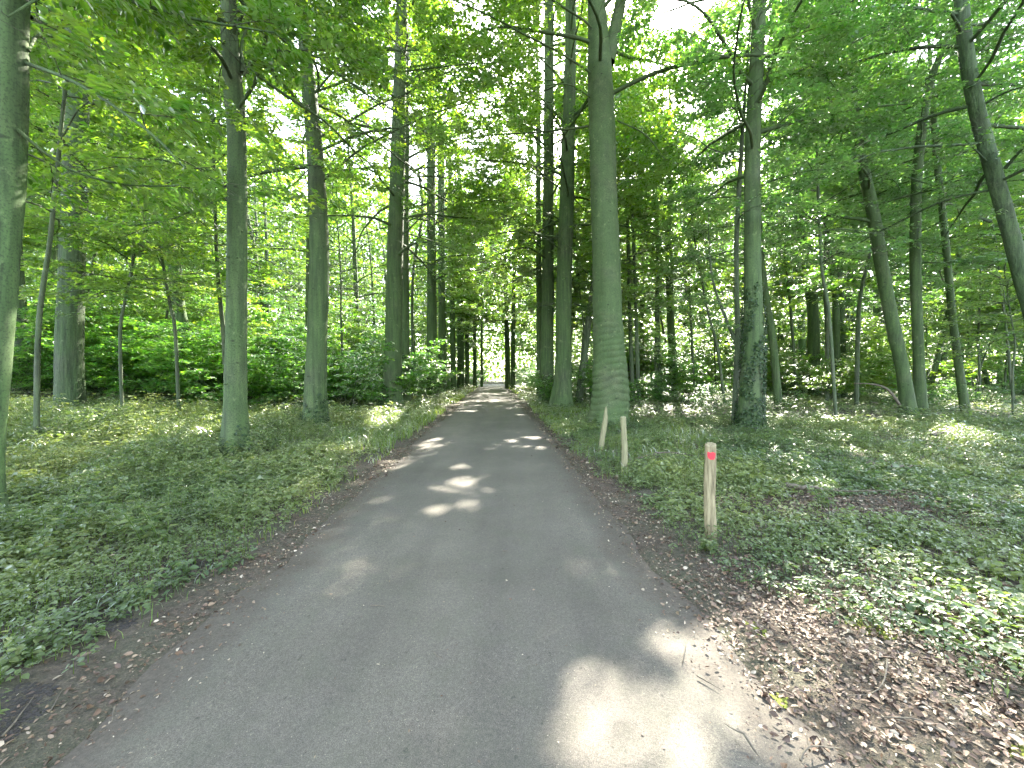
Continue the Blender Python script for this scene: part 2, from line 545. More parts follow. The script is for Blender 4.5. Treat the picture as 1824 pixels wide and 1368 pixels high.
GAPS = [
    (gpoly([(985, 1500), (975, 1300), (1000, 1215), (1070, 1185), (1120, 1180), (1130, 1125), (1230, 1120), (1300, 1085), (1400, 1050), (1500, 1010), (1640, 1030), (1824, 1100), (2000, 1160), (2100, 1500)]), .09),
    (np.array([(-7.2, 7.6), (-7.0, 9.5), (-7.6, 12.5), (-8.5, 15.5), (-13, 16.5), (-17, 15), (-15.5, 12), (-12, 9.5), (-9.5, 7.6)]), .16),
    (gpoly([(1650, 790), (1690, 760), (1780, 765), (1790, 800), (1730, 812)]), .0),
    (gpoly([(560, 830), (600, 805), (650, 800), (660, 815), (610, 835)]), .0),
    (gpoly([(640, 790), (650, 735), (720, 730), (700, 770)]), .1),
    (gpoly([(780, 876), (785, 860), (820, 850), (860, 852), (850, 868), (810, 880)]), .0),
    (gpoly([(745, 912), (765, 895), (795, 900), (812, 912), (790, 925), (750, 922)]), .1),
    (gpoly([(770, 813), (800, 805), (840, 808), (835, 815), (800, 817)]), .0),
    (gpoly([(715, 795), (740, 781), (790, 782), (775, 792), (735, 797)]), .0),
    (gpoly([(700, 832), (740, 823), (745, 829), (715, 837)]), .0),
    (gpoly([(960, 831), (1000, 824), (1025, 827), (985, 835)]), .0),
    (gpoly([(930, 803), (960, 798), (975, 802), (945, 807)]), .0),
    (gpoly([(1130, 745), (1180, 700), (1290, 705), (1260, 745)]), .25),
    (gpoly([(1390, 945), (1440, 925), (1450, 945), (1410, 955)]), .0),
    (gpoly([(1420, 870), (1520, 865), (1530, 880), (1450, 885)]), .1),
    (gpoly([(1560, 700), (1700, 690), (1824, 720), (1700, 740), (1600, 730)]), .2),
    (np.array([(-12, 54), (10, 54), (16, 72), (-20, 72)]), .0),
    (np.array([(-.55, -2.45), (.6, -2.5), (.75, -1.3), (-.45, -1.35)]), .0),
    (np.array([(0.0, -2.6), (1.3, -2.9), (1.5, -1.9), (.4, -1.6)]), .25),
]
for yy in np.r_[np.linspace(4.8, 6.6, 10), np.linspace(6.8, 11, 16), np.linspace(11.2, 50, 26)]:
    c = (roadL(yy) + roadR(yy)) / 2 + random.uniform(-1.6, 1.6)
    w = random.uniform(.12, .48) * (.85 + yy / 22); h = random.uniform(.10, .28) * (1 + yy / 60)
    k = 7; rr = [random.uniform(.55, 1.1) for _ in range(k)]
    GAPS.append((np.array([(c + w * rr[q] * math.cos(q * 6.283 / k), yy + h * rr[q] * math.sin(q * 6.283 / k)) for q in range(k)]), .05))


def inpoly(x, y, P):
    r = np.zeros(x.shape, bool); n = len(P)
    for k in range(n):
        x1, y1 = P[k]; x2, y2 = P[(k + 1) % n]
        if y1 == y2: continue
        c = ((y1 > y) != (y2 > y)) & (x < (x2 - x1) * (y - y1) / (y2 - y1) + x1)
        r ^= c
    return r


GB = [(p[:, 0].min(), p[:, 0].max(), p[:, 1].min(), p[:, 1].max()) for p, _ in GAPS]


# places where the photograph shows a stem bare of leaves: (stem in the picture, width, distance, share of leaves kept before it)
BARE = [([(420, 818), (423, 400), (415, 150), (406, -10)], 42, 7.7, .12), ([(560, 762), (569, 480), (563, 300), (553, 180), (538, -10)], 34, 12, .35),
        ([(697, 728), (705, 400), (711, 200), (716, -10)], 32, 18.5, .25), ([(722, 712), (722, 250)], 16, 21.5, .3), ([(770, 705), (768, 250)], 20, 27, .25),
        ([(788, 700), (786, 280)], 14, 32, .3), ([(1083, 760), (1081, 500), (1074, 300), (1066, -10)], 54, 12.6, .04), ([(1083, 110), (1110, -10)], 26, 12.6, .1),
        ([(1000, 727), (1005, 500), (1011, 300), (1017, -10)], 28, 19, .06), ([(973, 722), (977, 300), (978, -10)], 23, 22.5, .1), ([(962, 712), (959, 220)], 13, 26.5, .2),
        ([(1334, 768), (1341, 500), (1340, 280), (1352, -10)], 36, 11.6, .08), ([(1620, 722), (1572, 480), (1553, 370), (1530, 240)], 30, 15.5, .2),
        ([(1641, 722), (1631, 500), (1637, 270), (1662, 130), (1676, 95)], 24, 15.9, .2), ([(1720, 715), (1686, 450), (1662, 170)], 18, 17.5, .35),
        ([(1852, 600), (1796, 400), (1742, 200), (1712, -10)], 38, 11.5, .2), ([(122, 690), (134, 300), (137, 40)], 50, 13.5, .5), ([(908, 684), (908, 400)], 24, 44, .3),
        ([(1145, -10), (1165, 60), (1195, 110)], 95, 200, .12), ([(20, 300), (18, -10)], 76, 4.35, .1), ([(886, 682), (880, 560), (872, 430)], 46, 84, .3), ([(1452, 655), (1440, 500)], 24, 27, .4)]


def bare_keep(C):
    dpt = C[:, 1] * cp - (C[:, 2] - CAMH) * sp_; up = C[:, 1] * sp_ + (C[:, 2] - CAMH) * cp
    ok = dpt > .3; dpt = np.where(ok, dpt, 1)
    px = 912 + F * C[:, 0] / dpt; py = 684 - F * up / dpt
    keep = np.ones(len(C), bool)
    for L, w, D, q in BARE:
        yy = np.array([b for a, b in L])[::-1]; xx = np.array([a for a, b in L])[::-1]
        m = ok & (py >= yy[0]) & (py <= yy[-1]) & (C[:, 1] < D)
        m &= np.abs(px - np.interp(py, yy, xx)) < w * (.5 + .25 * (vnoise(C[:, 0] * 3, C[:, 2] * 3, 51)))
        keep &= ~(m & (vnoise(C[:, 0] * 4 + C[:, 1], C[:, 2] * 4, 52) > q * 1.3))
    return keep


LIT = [(np.array(c), r, q) for c, r, q in [((-5.0, 6.0, 4.6), 1.7, .2), ((-8.5, 8.5, 5.2), 2.2, .2), ((-12, 12, 4.5), 2.8, .2), ((-4.6, 10.5, 6.5), 1.8, .25),
       ((-18, 15, 5), 3.5, .25), ((-8, 15, 6), 1.9, .4), ((9, 21, 5), 2.6, .25), ((16, 24, 6), 3.5, .25), ((4, 27, 5), 3.0, .25), ((-2.5, 17, 9), 1.6, .45), ((5.5, 17, 5.5), 2.5, .3),
       ((-12, 20, 3), 4, .2), ((1, 17, 8), 1.5, .45), ((-1, 23, 7), 1.8, .4), ((1, 30, 7), 2.2, .35), ((-2, 38, 6), 3, .25), ((9, 14, 6.5), 2, .3), ((-7, 12, 3.5), 2, .2), ((-15, 22, 7), 3.2, .5), ((18, 32, 7), 5, .3), ((-4.5, 49, 5), 4, .2), ((2.5, 47, 5), 4, .2), ((-1, 43, 10), 3, .3), ((-10.5, 17, 2), 3, .2), ((7, 22, 8), 2.8, .22), ((10, 28, 9), 3.2, .25), ((.3, 18, 9.5), 2, .28), ((.5, 26, 12.5), 2.6, .28), ((0, 34, 14), 3, .3), ((2.5, 30, 3), 3, .25), ((4, 38, 3), 3, .25), ((13, 18, 6), 2.6, .3), ((-6.5, 27, 6), 2.5, .3), ((12, 30, 4), 4, .25), ((24, 26, 4), 4, .3), ((-25, 28, 4), 5, .25)]]


def shade_keep(C, g=rng):
    """which leaves to keep: C world centres; leaves whose shadow would fall into a gap go"""
    s = C[:, 2] / SUN[2]
    x = C[:, 0] - SUN[0] * s; y = C[:, 1] - SUN[1] * s
    gx0, gy0 = x, y
    x = x + .10 * (vnoise(x * 5, y * 5, 4) - .5); y = y + .14 * (vnoise(x * 5, y * 5, 8) - .5)
    keep = np.ones(len(C), bool)
    high = C[:, 2] > 1.2
    for (P, q), b in zip(GAPS, GB):
        m = high & (x > b[0]) & (x < b[1]) & (y > b[2]) & (y < b[3])
        if m.any():
            k = np.where(m)[0]
            k = k[inpoly(x[k], y[k], P)]
            if len(k):
                keep[k] &= (vnoise(x[k] * 3.3, y[k] * 3.3, 31) < q * 1.6) | (g.random(len(k)) < (.06 if P is GAPS[0][0] else .0))
    # light falling through looser crowns onto lower boughs and bushes: (centre, radius, share kept)
    for c0, r0, q in LIT:
        v = C - c0; t_ = v @ SUN
        dd = np.linalg.norm(v - t_[:, None] * SUN, axis=1)
        m = (t_ > r0 * .9) & (dd < r0 * (.75 + .5 * vnoise(C[:, 0] * .9, C[:, 1] * .9 + C[:, 2], 39)))
        if m.any():
            k = np.where(m)[0]; keep[k] &= vnoise(C[k, 0] * 1.7 + C[k, 2] * .8, C[k, 1] * 1.7, 40) < q * 1.5
    # the canopy is looser over the woods away from the lane
    wood = np.clip((off_road(x, y) - 4.5) / 4, 0, 1) * np.clip((y - 7) / 6, 0, 1)
    keep &= ~((C[:, 2] > 7.5) & (vnoise(x * .55, y * .55, 33) * .7 + .3 * vnoise(x * 2.1, y * 2.1, 34) < np.where(x < 0, .64, .58) * wood))
    # open air over the lane itself
    keep &= ~((off_road(C[:, 0], C[:, 1]) < .4) & (C[:, 2] < 3.5 + .09 * C[:, 1]))
    dc = np.linalg.norm(C - np.array([0, 0, CAMH]), axis=1)
    keep &= dc > 2.3
    keep &= bare_keep(C)
    return keep


# ---------------------------------------------------------------- branch and leaf growth
def grow(p0, az, el, length, r0, droop=0.0, n=7, wob=.16, g=rng, r1=.006):
    P = [np.array([*p0, r0])]
    d_az, d_el = az, el
    st = length / (n - 1)
    p = np.array(p0, float)
    for k in range(1, n):
        p = p + st * np.array([math.cos(d_el) * math.cos(d_az), math.cos(d_el) * math.sin(d_az), math.sin(d_el)])
        P.append(np.array([*p, r0 * (1 - k / (n - 1)) ** .8 + r1]))
        d_az += g.normal(0, wob); d_el += -droop / n + g.normal(0, wob * .6)
    return np.array(P)


class Canopy:
    """collects limbs (thick), twigs (thin) and leaf sprays of one plant"""
    def __init__(s): s.limbs = []; s.tw0 = []; s.tw1 = []; s.sprays = []
    def leafy(s, P, step=.42, sub=1.3, start=.25, tw=.32, twl=.7, g=rng, flat=.12):
        """sub-branches and leafy twigs along limb P"""
        L = np.r_[0, np.cumsum(np.linalg.norm(np.diff(P[:, :3], axis=0), axis=1))]
        tot = L[-1]; side = 1
        x = tot * start
        while x < tot:
            c = np.array([np.interp(x, L, P[:, k]) for k in range(3)])
            c2 = np.array([np.interp(min(x + .2, tot), L, P[:, k]) for k in range(3)]) - np.array([np.interp(max(0, x - .2), L, P[:, k]) for k in range(3)])
            az = math.atan2(c2[1], c2[0]) + side * g.uniform(.6, 1.2)
            side = -side
            ln = sub * (1.1 - .6 * x / tot) * g.uniform(.7, 1.3)
            n = 4
            B = grow(c, az, g.normal(.05, flat), ln, .012, .25, n, .15, g, .004)
            for k in range(n - 1):
                s.tw0.append((B[k, :3])); s.tw1.append(B[k + 1, :3])
            # twigs with leaves on both sides
            m = max(1, int(ln / tw)); sd = 1
            s.sprays.append((B[-2, :3], az, g.normal(0, flat), twl * g.uniform(.6, 1.1)))
            for q in range(m):
                f = (q + .6) / m
                cc = np.array([np.interp(f * (n - 1), range(n), B[:, k]) for k in range(3)])
                s.sprays.append((cc, az + sd * g.uniform(.5, 1.0), g.normal(-.02, flat), twl * g.uniform(.5, 1.1)))
                sd = -sd
            x += step * g.uniform(.7, 1.3)
        s.sprays.append((P[-1, :3], math.atan2(*(P[-1, :3] - P[-2, :3])[[1, 0]]), 0, twl))

    def build_leaves(s, size, per, aspect=.62, detail=1, width=.26, g=rng, tilt=.33):
        S = s.sprays; n = len(S)
        if n == 0: return None
        P = np.array([a[0] for a in S]); az = np.array([a[1] for a in S]); el = np.array([a[2] for a in S]); ln = np.array([a[3] for a in S])
        D = np.stack([np.cos(el) * np.cos(az), np.cos(el) * np.sin(az), np.sin(el)], 1)
        U = np.stack([-np.sin(az), np.cos(az), g.normal(0, .15, n)], 1)
        idx = np.repeat(np.arange(n), per)
        m = len(idx)
        f = np.tile((np.arange(per) + .5) / per, n) + g.normal(0, .04, m)
        side = np.where(np.arange(m) % 2 == 0, 1.0, -1.0)
        lat = g.random(m) ** .8 * width * (1.15 - .6 * f)
        C = P[idx] + D[idx] * (f * ln[idx])[:, None] + U[idx] * (side * lat)[:, None]
        C[:, 2] += g.normal(0, .03, m) - .10 * f ** 2 * ln[idx]
        A = D[idx] * .55 + U[idx] * (side * .8)[:, None] + g.normal(0, .25, (m, 3)); A[:, 2] -= .18
        Nn = np.array([0, 0, 1.0]) + g.normal(0, tilt, (m, 3))
        sz = size * g.uniform(.65, 1.2, m)
        per_spray = g.random(n)[idx]
        rnd = np.clip(.55 * per_spray + .45 * g.random(m), 0, 1)
        return C, A, Nn, sz, rnd

    def twig_mesh(s, mb, r=.007):
        if s.tw0:
            V, Q = prisms(np.array(s.tw0), np.array(s.tw1), r, r * .6); mb.add(V, Q)
        S = s.sprays
        P = np.array([a[0] for a in S]); az = np.array([a[1] for a in S]); el = np.array([a[2] for a in S]); ln = np.array([a[3] for a in S])
        D = np.stack([np.cos(el) * np.cos(az), np.cos(el) * np.sin(az), np.sin(el)], 1)
        V, Q = prisms(P, P + D * ln[:, None] * .95 - np.array([0, 0, .07]) * ln[:, None], r * .5, r * .25); mb.add(V, Q)


def leaf_mesh(name, data, mat, aspect, detail, origin=(0, 0, 0), carve=True, g=rng):
    C, A, Nn, sz, rnd = data
    if carve:
        k = shade_keep(C)
        C, A, Nn, sz, rnd = C[k], A[k], Nn[k], sz[k], rnd[k]
    V, Q, R = leaves(C, A, Nn, sz, aspect, detail, rnd, g)
    return mesh(name, V - np.asarray(origin), Q, mat, False, R)


def crown_limbs(can, axisf, radf, h0, h1, n, spread, g, sub=1.3, step=.42, tw=.32, twl=.7, low_el=.05, az0=None, rmul=.32):
    """limbs all round a trunk between heights h0 and h1"""
    az = g.uniform(0, 6.28) if az0 is None else az0
    out = []
    for k in range(n):
        f = (k + .3) / n
        z = h0 + (h1 - h0) * f + g.uniform(-.3, .3)
        c = axisf(z)
        ln = spread * (1.0 - .55 * f ** 1.5) * g.uniform(.7, 1.15)
        el = low_el + .75 * f + g.normal(0, .12)
        P = grow(c, az, el, ln, min(.06, max(.015, radf(z) * rmul * g.uniform(.5, 1.0))), .45 * (1 - f) + .2, 9, .12, g)
        P = smooth_path(P, .35)
        out.append(P)
        can.leafy(P, step, sub, .18, tw, twl, g)
        az += 2.4 + g.normal(0, .3)
    return out


def flare(amt, ph, k=5, hh=.45):
    def f(th, P):
        z = P[:, 2:3] - P[0, 2]
        e = np.exp(-z / hh)
        lob = .5 + .5 * np.cos(k * th + ph + 1.5 * np.sin(th * 2 + ph))
        r = 1 + e * amt * (.35 + .65 * lob)
        r = r + .025 * np.sin(3 * th + z * .9 + ph) + .02 * np.sin(5 * th - z * 1.7 + ph * 2) + .012 * np.sin(z * 6 + th * 2)
        return r
    return f


def wrinkles(amt, ph, base):
    def f(th, P):
        z = P[:, 2:3] - P[0, 2]
        r = base(th, P)
        w = z * 30 - 3.2 * np.cos(th + math.pi / 2 + .25 * np.sin(z * 1.3)) + 1.3 * np.sin(th * 3 + 1.1 * z) + 1.5 * np.sin(z * 2.3) + 2.5 * (vnoise(th * 2.5 + 0 * z, z * 2.2, 19) - .5)
        ridge = np.abs(np.sin(w * .5)) ** .6
        env = np.exp(-((z - 1.6) / 1.9) ** 2) * (.75 + .25 * np.sin(th * 3 + z * 2))
        lump = .05 * (vnoise(th * 3.2 + 0 * z, z * 3.5, 9) - .5) * np.exp(-z / 2.0) * 2
        return r + amt * env * ridge + lump
    return f


def img_path(pts, D, groundz=None, top=24.0, taper=.35):
    """pts [(px,py,width_px)] from base upward at distance D -> rows [x,y,z,r], extended up to height top"""
    P = []
    for px, py, w in pts:
        c = at(px, py, D)
        ca = math.cos(math.atan((px - 912.0) / F))
        P.append([c[0], c[1], c[2], w * D * ca / (2 * F)])
    P = np.array(P)
    zb = float(H(P[0, 0], P[0, 1])) - .06
    P[0, 2] = zb
    d = (P[-1] - P[-2]); d = d[:3] / max(.3, np.linalg.norm(d[:3]))
    p = P[-1].copy(); rows = []
    z0 = p[2]; r0 = p[3]
    while p[2] < top:
        d = d * .8 + np.array([0, 0, 1.0]) * .2 + rng.normal(0, .03, 3)
        d = d / np.linalg.norm(d)
        p = p.copy(); p[:3] = p[:3] + d * 2.2
        f = min(1, (p[2] - z0) / max(1, top - z0))
        p[3] = r0 * (1 - f * (1 - .12))
        rows.append(p)
    return np.vstack([P] + ([rows] if rows else []))


NAMED = []   # base positions


def big_tree(name, pts, D, label, cat='tree', mat=BEECH, top=24.0, h0=6.5, nl=15, spread=4.6, size=.09, per=26, detail=1,
             seg=20, fl=.35, k=5, wr=0, group=None, limbs=(), seed=1, leafmat=LEAF, sub=1.3, step=.42, twl=.7, low_el=.05,
             vs=.18, tw=.32, flh=.45, stems=(), knobs=0, infill=None):
    g = np.random.default_rng(seed)
    nl = int(nl * 2.1); per = int(per * 2.4); spread *= 1.2 if spread > 4 else 1.1; size *= 1.08
    P = img_path(pts, D, top=top)
    base = (P[0, 0], P[0, 1], float(H(P[0, 0], P[0, 1])))
    NAMED.append((base[0], base[1], P[0, 3]))
    root = thing(name, base, label, cat, group)
    Ps = smooth_path(P, vs if not wr else .025)
    rad = flare(fl, seed * 1.7, k, flh)
    if wr: rad = wrinkles(wr, seed, rad)
    V, Q = tube(Ps, seg, rad)
    tb = MB(); tb.add(V, Q)
    for q in range(knobs):        # little bark warts and leaf tufts
        kz = g.uniform(.6, 4.5); kk = np.argmin(abs(Ps[:, 2] - kz)); th = g.uniform(-2.6, -.5)
        c = Ps[kk, :3] + Ps[kk, 3] * .98 * np.array([math.cos(th), math.sin(th), 0])
        r_ = g.uniform(.012, .03)
        o_ = np.array([math.cos(th), math.sin(th), -.2])
        tb.add(*tube(np.array([[*c, r_], [*(c + o_ * r_ * .8), r_ * .8], [*(c + o_ * r_ * 1.5), r_ * .3]]), 6))
    obj('trunk', tb.mesh('trunk', mat, True, base), parent=root)
    axisf = lambda z: np.array([np.interp(z, Ps[:, 2], Ps[:, 0]), np.interp(z, Ps[:, 2], Ps[:, 1]), z])
    radf = lambda z: float(np.interp(z, Ps[:, 2], Ps[:, 3]))
    can = Canopy()
    allL = crown_limbs(can, axisf, radf, h0, top - .6, nl, spread, g, sub, step, tw, twl, low_el)
    if group == AV and D > 6:     # long boughs reaching over the lane to the light
        tx = float(roadL(D) + roadR(D)) / 2
        for k_ in range(8 if D < 15 else 7):
            z = h0 - .6 + k_ * 1.35
            toward = 0.0 if tx > base[0] else math.pi
            Lb = smooth_path(grow(axisf(z), toward + g.uniform(-.75, .75), g.uniform(.15, .55), g.uniform(4.2, 7.2), .032, .45, 9, .11, g), .35)
            allL.append(Lb); can.leafy(Lb, step * .85, sub * 1.1, .2, tw, twl, g)
    for spec in stems:            # extra stems given in the picture
        L = []
        for px, py, w, dd in spec:
            c = at(px, py, dd); ca = math.cos(math.atan((px - 912.0) / F)); L.append([*c, w * dd * ca / (2 * F)])
        L = np.array(L); d = L[-1, :3] - L[-2, :3]; d /= np.linalg.norm(d); e = L[-1].copy()
        while e[2] < top * .8:
            d = d * .8 + np.array([0, 0, .2]); d /= np.linalg.norm(d); e = e.copy(); e[:3] += d * 1.8; e[3] = max(.02, e[3] * .8); L = np.vstack([L, e])
        L = smooth_path(L, .25)
        allL.append(L); can.leafy(L, step, sub * 1.3, .45, tw, twl, g)
    for spec in limbs:            # limbs seen in the picture: (px,py,depth), r0, leafy
        pts3, r0, leafy = spec
        L = np.array([[*at(a, b, dd), 0] for a, b, dd in pts3]); L[:, 3] = np.linspace(r0, .008, len(L))
        L = smooth_path(L, .2)
        allL.append(L)
        if leafy: can.leafy(L, .34, leafy, .12, .28, .6, g)
    for L in allL:
        V, Q = tube(L, 6 if seg > 12 else 5, cap=True)
        m = mesh('limb', V - np.array(base), Q, mat, True)
        obj('limb', m, parent=root)
    tm = MB(); can.twig_mesh(tm)
    obj('twigs', tm.mesh('twigs', TWIG, False, base), parent=root)
    data = can.build_leaves(size, per, .62, detail, g=g)
    if infill:                    # dense upper foliage that keeps the near lane in shade
        x0, x1, y0, y1, za, zb, n = infill
        zz = g.uniform(za, zb, n); xx = g.uniform(x0, x1, n); yy = g.uniform(y0, y1, n)
        ok = vnoise(xx * 2.2, yy * 2.2, seed) > .22; zz, xx, yy = zz[ok], xx[ok], yy[ok]; n = len(zz)
        C2 = np.stack([xx + SUN[0] * zz / SUN[2], yy + SUN[1] * zz / SUN[2], zz], 1)
        ex = (C2, g.normal(0, 1, (n, 3)), np.array([0, 0, 1.0]) + g.normal(0, .4, (n, 3)), .15 * g.uniform(.6, 1.2, n), g.random(n))
        data = tuple(np.concatenate([a_, b_]) for a_, b_ in zip(data, ex))
    obj('crown', leaf_mesh('crown', data, leafmat, .62, detail, base, True, g), parent=root)
    return root, Ps


def ivy(root, Ps, z0, z1, n, base, size=.055, mat=LEAF_IVY, g=rng, rr=1.08):
    z = z0 + (z1 - z0) * g.random(n) ** 1.35
    th = g.uniform(0, 6.283, n)
    ok = fbm(th * 1.6, z * 1.3, 55) > .25 + .35 * (z - z0) / (z1 - z0)
    z, th = z[ok], th[ok]
    c = np.stack([np.interp(z, Ps[:, 2], Ps[:, 0]), np.interp(z, Ps[:, 2], Ps[:, 1]), z], 1)
    r = np.interp(z, Ps[:, 2], Ps[:, 3]) * rr + g.random(len(z)) * .04 + .35 * np.interp(z, Ps[:, 2], Ps[:, 3]) * np.exp(-z / .4)
    o = np.stack([np.cos(th), np.sin(th), 0 * th], 1)
    C = c + o * r[:, None]
    A = g.normal(0, .5, (len(z), 3)) + np.array([0, 0, -.8]) + o * .25
    Nn = o + np.array([0, 0, .5]) + g.normal(0, .3, (len(z), 3))
    V, Q, R = leaves(C, A, Nn, size * g.uniform(.6, 1.3, len(z)), .9, 2, None, g)
    obj('ivy', mesh('ivy', V - np.array(base), Q, mat, False, R), parent=root)



# ---------------------------------------------------------------- the avenue, left row
AV = 'big beeches lining the lane'
r, P = big_tree('beech_tree', [(-48, 935, 92), (-12, 640, 74), (2, 450, 72), (12, 300, 74), (16, 150, 74), (18, 0, 72)], 4.35,
         'huge green beech trunk with a wide root foot, nearest to the viewer at far left', mat=BEECH_G, top=22, h0=6.2, nl=14,
         size=.085, per=30, detail=2, seg=36, fl=.8, seed=3, group=AV, knobs=5, flh=.35,
         limbs=[([(52, 30, 4.5), (85, 45, 5.2), (110, 55, 6)], .03, .6), ([(50, 90, 4.4), (70, 62, 4.7), (112, 72, 5.4)], .02, .5),
                ([(40, 110, 4.4), (140, 150, 4.2), (260, 230, 4.0), (330, 300, 3.9)], .022, .9),
                ([(30, 230, 4.3), (120, 300, 4.6), (230, 330, 4.9), (320, 330, 5.2)], .018, .9),
                ([(40, -60, 4.4), (170, -20, 4.4), (330, 30, 4.6), (500, 60, 5)], .03, 1.2)])
r, P = big_tree('beech_tree', [(420, 818, 46), (420, 600, 40), (423, 400, 37), (422, 250, 35), (415, 150, 36), (409, 60, 31), (406, 0, 30)], 7.7,
         'straight grey-green beech with warty bark, nearest whole trunk on the left verge', top=24, h0=7.2, nl=15, size=.085, per=28, detail=2, seg=32, fl=.75,
         seed=5, group=AV, knobs=26, flh=.4,
         limbs=[([(403, 303, 7.7), (345, 300, 7.2), (290, 285, 6.9), (200, 280, 6.4)], .02, 1.0),
                ([(403, 352, 7.7), (360, 368, 7.2), (300, 392, 6.8), (230, 402, 6.3)], .02, 1.0),
                ([(437, 135, 7.7), (455, 105, 7.5), (478, 92, 7.3), (540, 95, 7.0), (610, 118, 6.6)], .05, 1.3),
                ([(434, 130, 7.7), (430, 80, 7.9), (455, 10, 8.1)], .05, 1.0),
                ([(440, 200, 7.7), (480, 260, 7.2), (500, 330, 6.9), (540, 380, 6.8)], .016, .9),
                ([(425, 60, 7.8), (360, 10, 7), (260, -30, 6.3)], .03, 1.3)])
ivy(r, P, .02, .7, 260, (P[0, 0], P[0, 1], float(H(P[0, 0], P[0, 1]))))
r, P = big_tree('beech_tree', [(560, 762, 42), (565, 600, 37), (569, 480, 36), (563, 300, 31), (553, 180, 27), (538, 0, 22)], 12.0,
         'dark beech trunk with ivy round its foot, second whole trunk on the left verge', top=25, h0=7.8, nl=16, size=.10, per=24, detail=1, seg=26, fl=.7,
         seed=7, group=AV, knobs=10, flh=.5,
         limbs=[([(556, 170, 12), (610, 120, 11.4), (700, 128, 11), (830, 114, 10.6), (885, 112, 10.4)], .035, 1.5),
                ([(553, 215, 12), (590, 255, 11.2), (620, 300, 11), (640, 330, 10.8)], .02, 1.2),
                ([(560, 290, 12), (520, 330, 11.5), (470, 350, 11)], .02, 1.2),
                ([(566, 100, 12), (640, 160, 11.5), (720, 210, 11), (790, 290, 10.6)], .03, 1.3)])
ivy(r, P, .0, 1.1, 900, (P[0, 0], P[0, 1], float(H(P[0, 0], P[0, 1]))))
big_tree('beech_tree', [(697, 728, 36), (701, 600, 31), (705, 400, 28), (711, 200, 24), (716, 0, 20)], 18.5,
         'beech with a flared dark foot, front one of a close pair left of the lane', top=26, h0=7, nl=17, size=.13, per=18, seg=22, fl=.8,
         seed=9, group=AV, flh=.5, limbs=[([(697, 330, 18.5), (670, 320, 18), (645, 300, 17.5)], .03, 1.6), ([(712, 250, 18.5), (760, 230, 18), (800, 215, 17)], .03, 1.6)])
big_tree('beech_tree', [(721, 716, 19), (721, 500, 16), (722, 300, 14), (722, 100, 13)], 21.5,
         'slimmer beech standing right behind the flared trunk, back one of the close pair', top=26, h0=9, nl=13, size=.14, per=16, seg=16, fl=.4, seed=11, group=AV)
big_tree('beech_tree', [(770, 705, 20), (769, 500, 17), (768, 350, 15), (768, 200, 14)], 27.0,
         'smooth pillar-like beech left of the lane, next one beyond the close pair', top=27, h0=7.5, nl=16, size=.17, per=14, seg=14, fl=.35, seed=13, group=AV,
         limbs=[([(776, 400, 27), (795, 345, 26), (815, 300, 25)], .05, 1.8)])
big_tree('beech_tree', [(788, 700, 15), (787, 500, 13), (786, 300, 12)], 32.0,
         'beech with undergrowth hiding its foot, just right of the pillar-like trunk', top=27, h0=7, nl=15, size=.2, per=12, seg=12, fl=.3, seed=15, group=AV)
big_tree('beech_tree', [(808, 695, 11), (805, 500, 9), (802, 330, 8)], 37.0,
         'narrow bluish beech trunk left of the broad double one deep in the avenue', top=26, h0=6.5, nl=14, size=.22, per=11, seg=10, fl=.3, seed=17, group=AV)
big_tree('beech_tree', [(821, 693, 14), (820, 500, 12), (819, 360, 10)], 42.0,
         'broad dark trunk deep in the left row of the avenue', top=26, h0=6.5, nl=14, size=.24, per=11, seg=10, fl=.3, seed=19, group=AV)
big_tree('beech_tree', [(832, 690, 8), (832, 500, 7), (833, 420, 6)], 46.0,
         'thin dark trunk touching the broad one, deep in the left row', top=24, h0=8, nl=10, size=.24, per=10, seg=8, fl=.3, seed=21, group=AV)
big_tree('beech_tree', [(846, 686, 7), (845, 520, 6), (844, 430, 5)], 50.0,
         'last leafy trunk of the left row before the bright clearing', top=22, h0=5, nl=12, size=.24, per=12, seg=8, fl=.3, seed=23, group=AV)
big_tree('beech_tree', [(858, 684, 5), (858, 560, 4), (857, 480, 4)], 54.0,
         'slim golden backlit trunk at the left side of the far opening', top=20, h0=5, nl=10, size=.24, per=10, seg=8, fl=.2, seed=25, group=AV)

# ---------------------------------------------------------------- the avenue, right row
r, P = big_tree('beech_tree', [(1083, 760, 66), (1087, 690, 60), (1084, 600, 53), (1081, 500, 50), (1077, 400, 48), (1074, 300, 46), (1070, 150, 44), (1064, 40, 34), (1062, 0, 31)], 12.6,
         'thickest beech, ringed with bark wrinkles, behind the broken post', mat=BEECH_W, top=27, h0=10.0, nl=17, spread=5.6, size=.10, per=24,
         seg=56, fl=.38, wr=.10, seed=4, k=5, group=AV, infill=(-1.2, 2.4, 1.0, 5.0, 9.5, 14, 9000), flh=.55, low_el=.2,
         stems=[[(1083, 110, 26, 12.6), (1096, 50, 24, 12.6), (1106, 0, 22, 12.7), (1118, -60, 19, 12.8)]],
         limbs=[([(1100, 215, 12.6), (1150, 240, 12.2), (1185, 285, 12)], .03, 1.2), ([(1100, 330, 12.6), (1125, 315, 13), (1165, 325, 13.5)], .02, 1.1),
                ([(1060, 180, 12.6), (1010, 150, 12), (930, 160, 11.5)], .03, 1.3)])
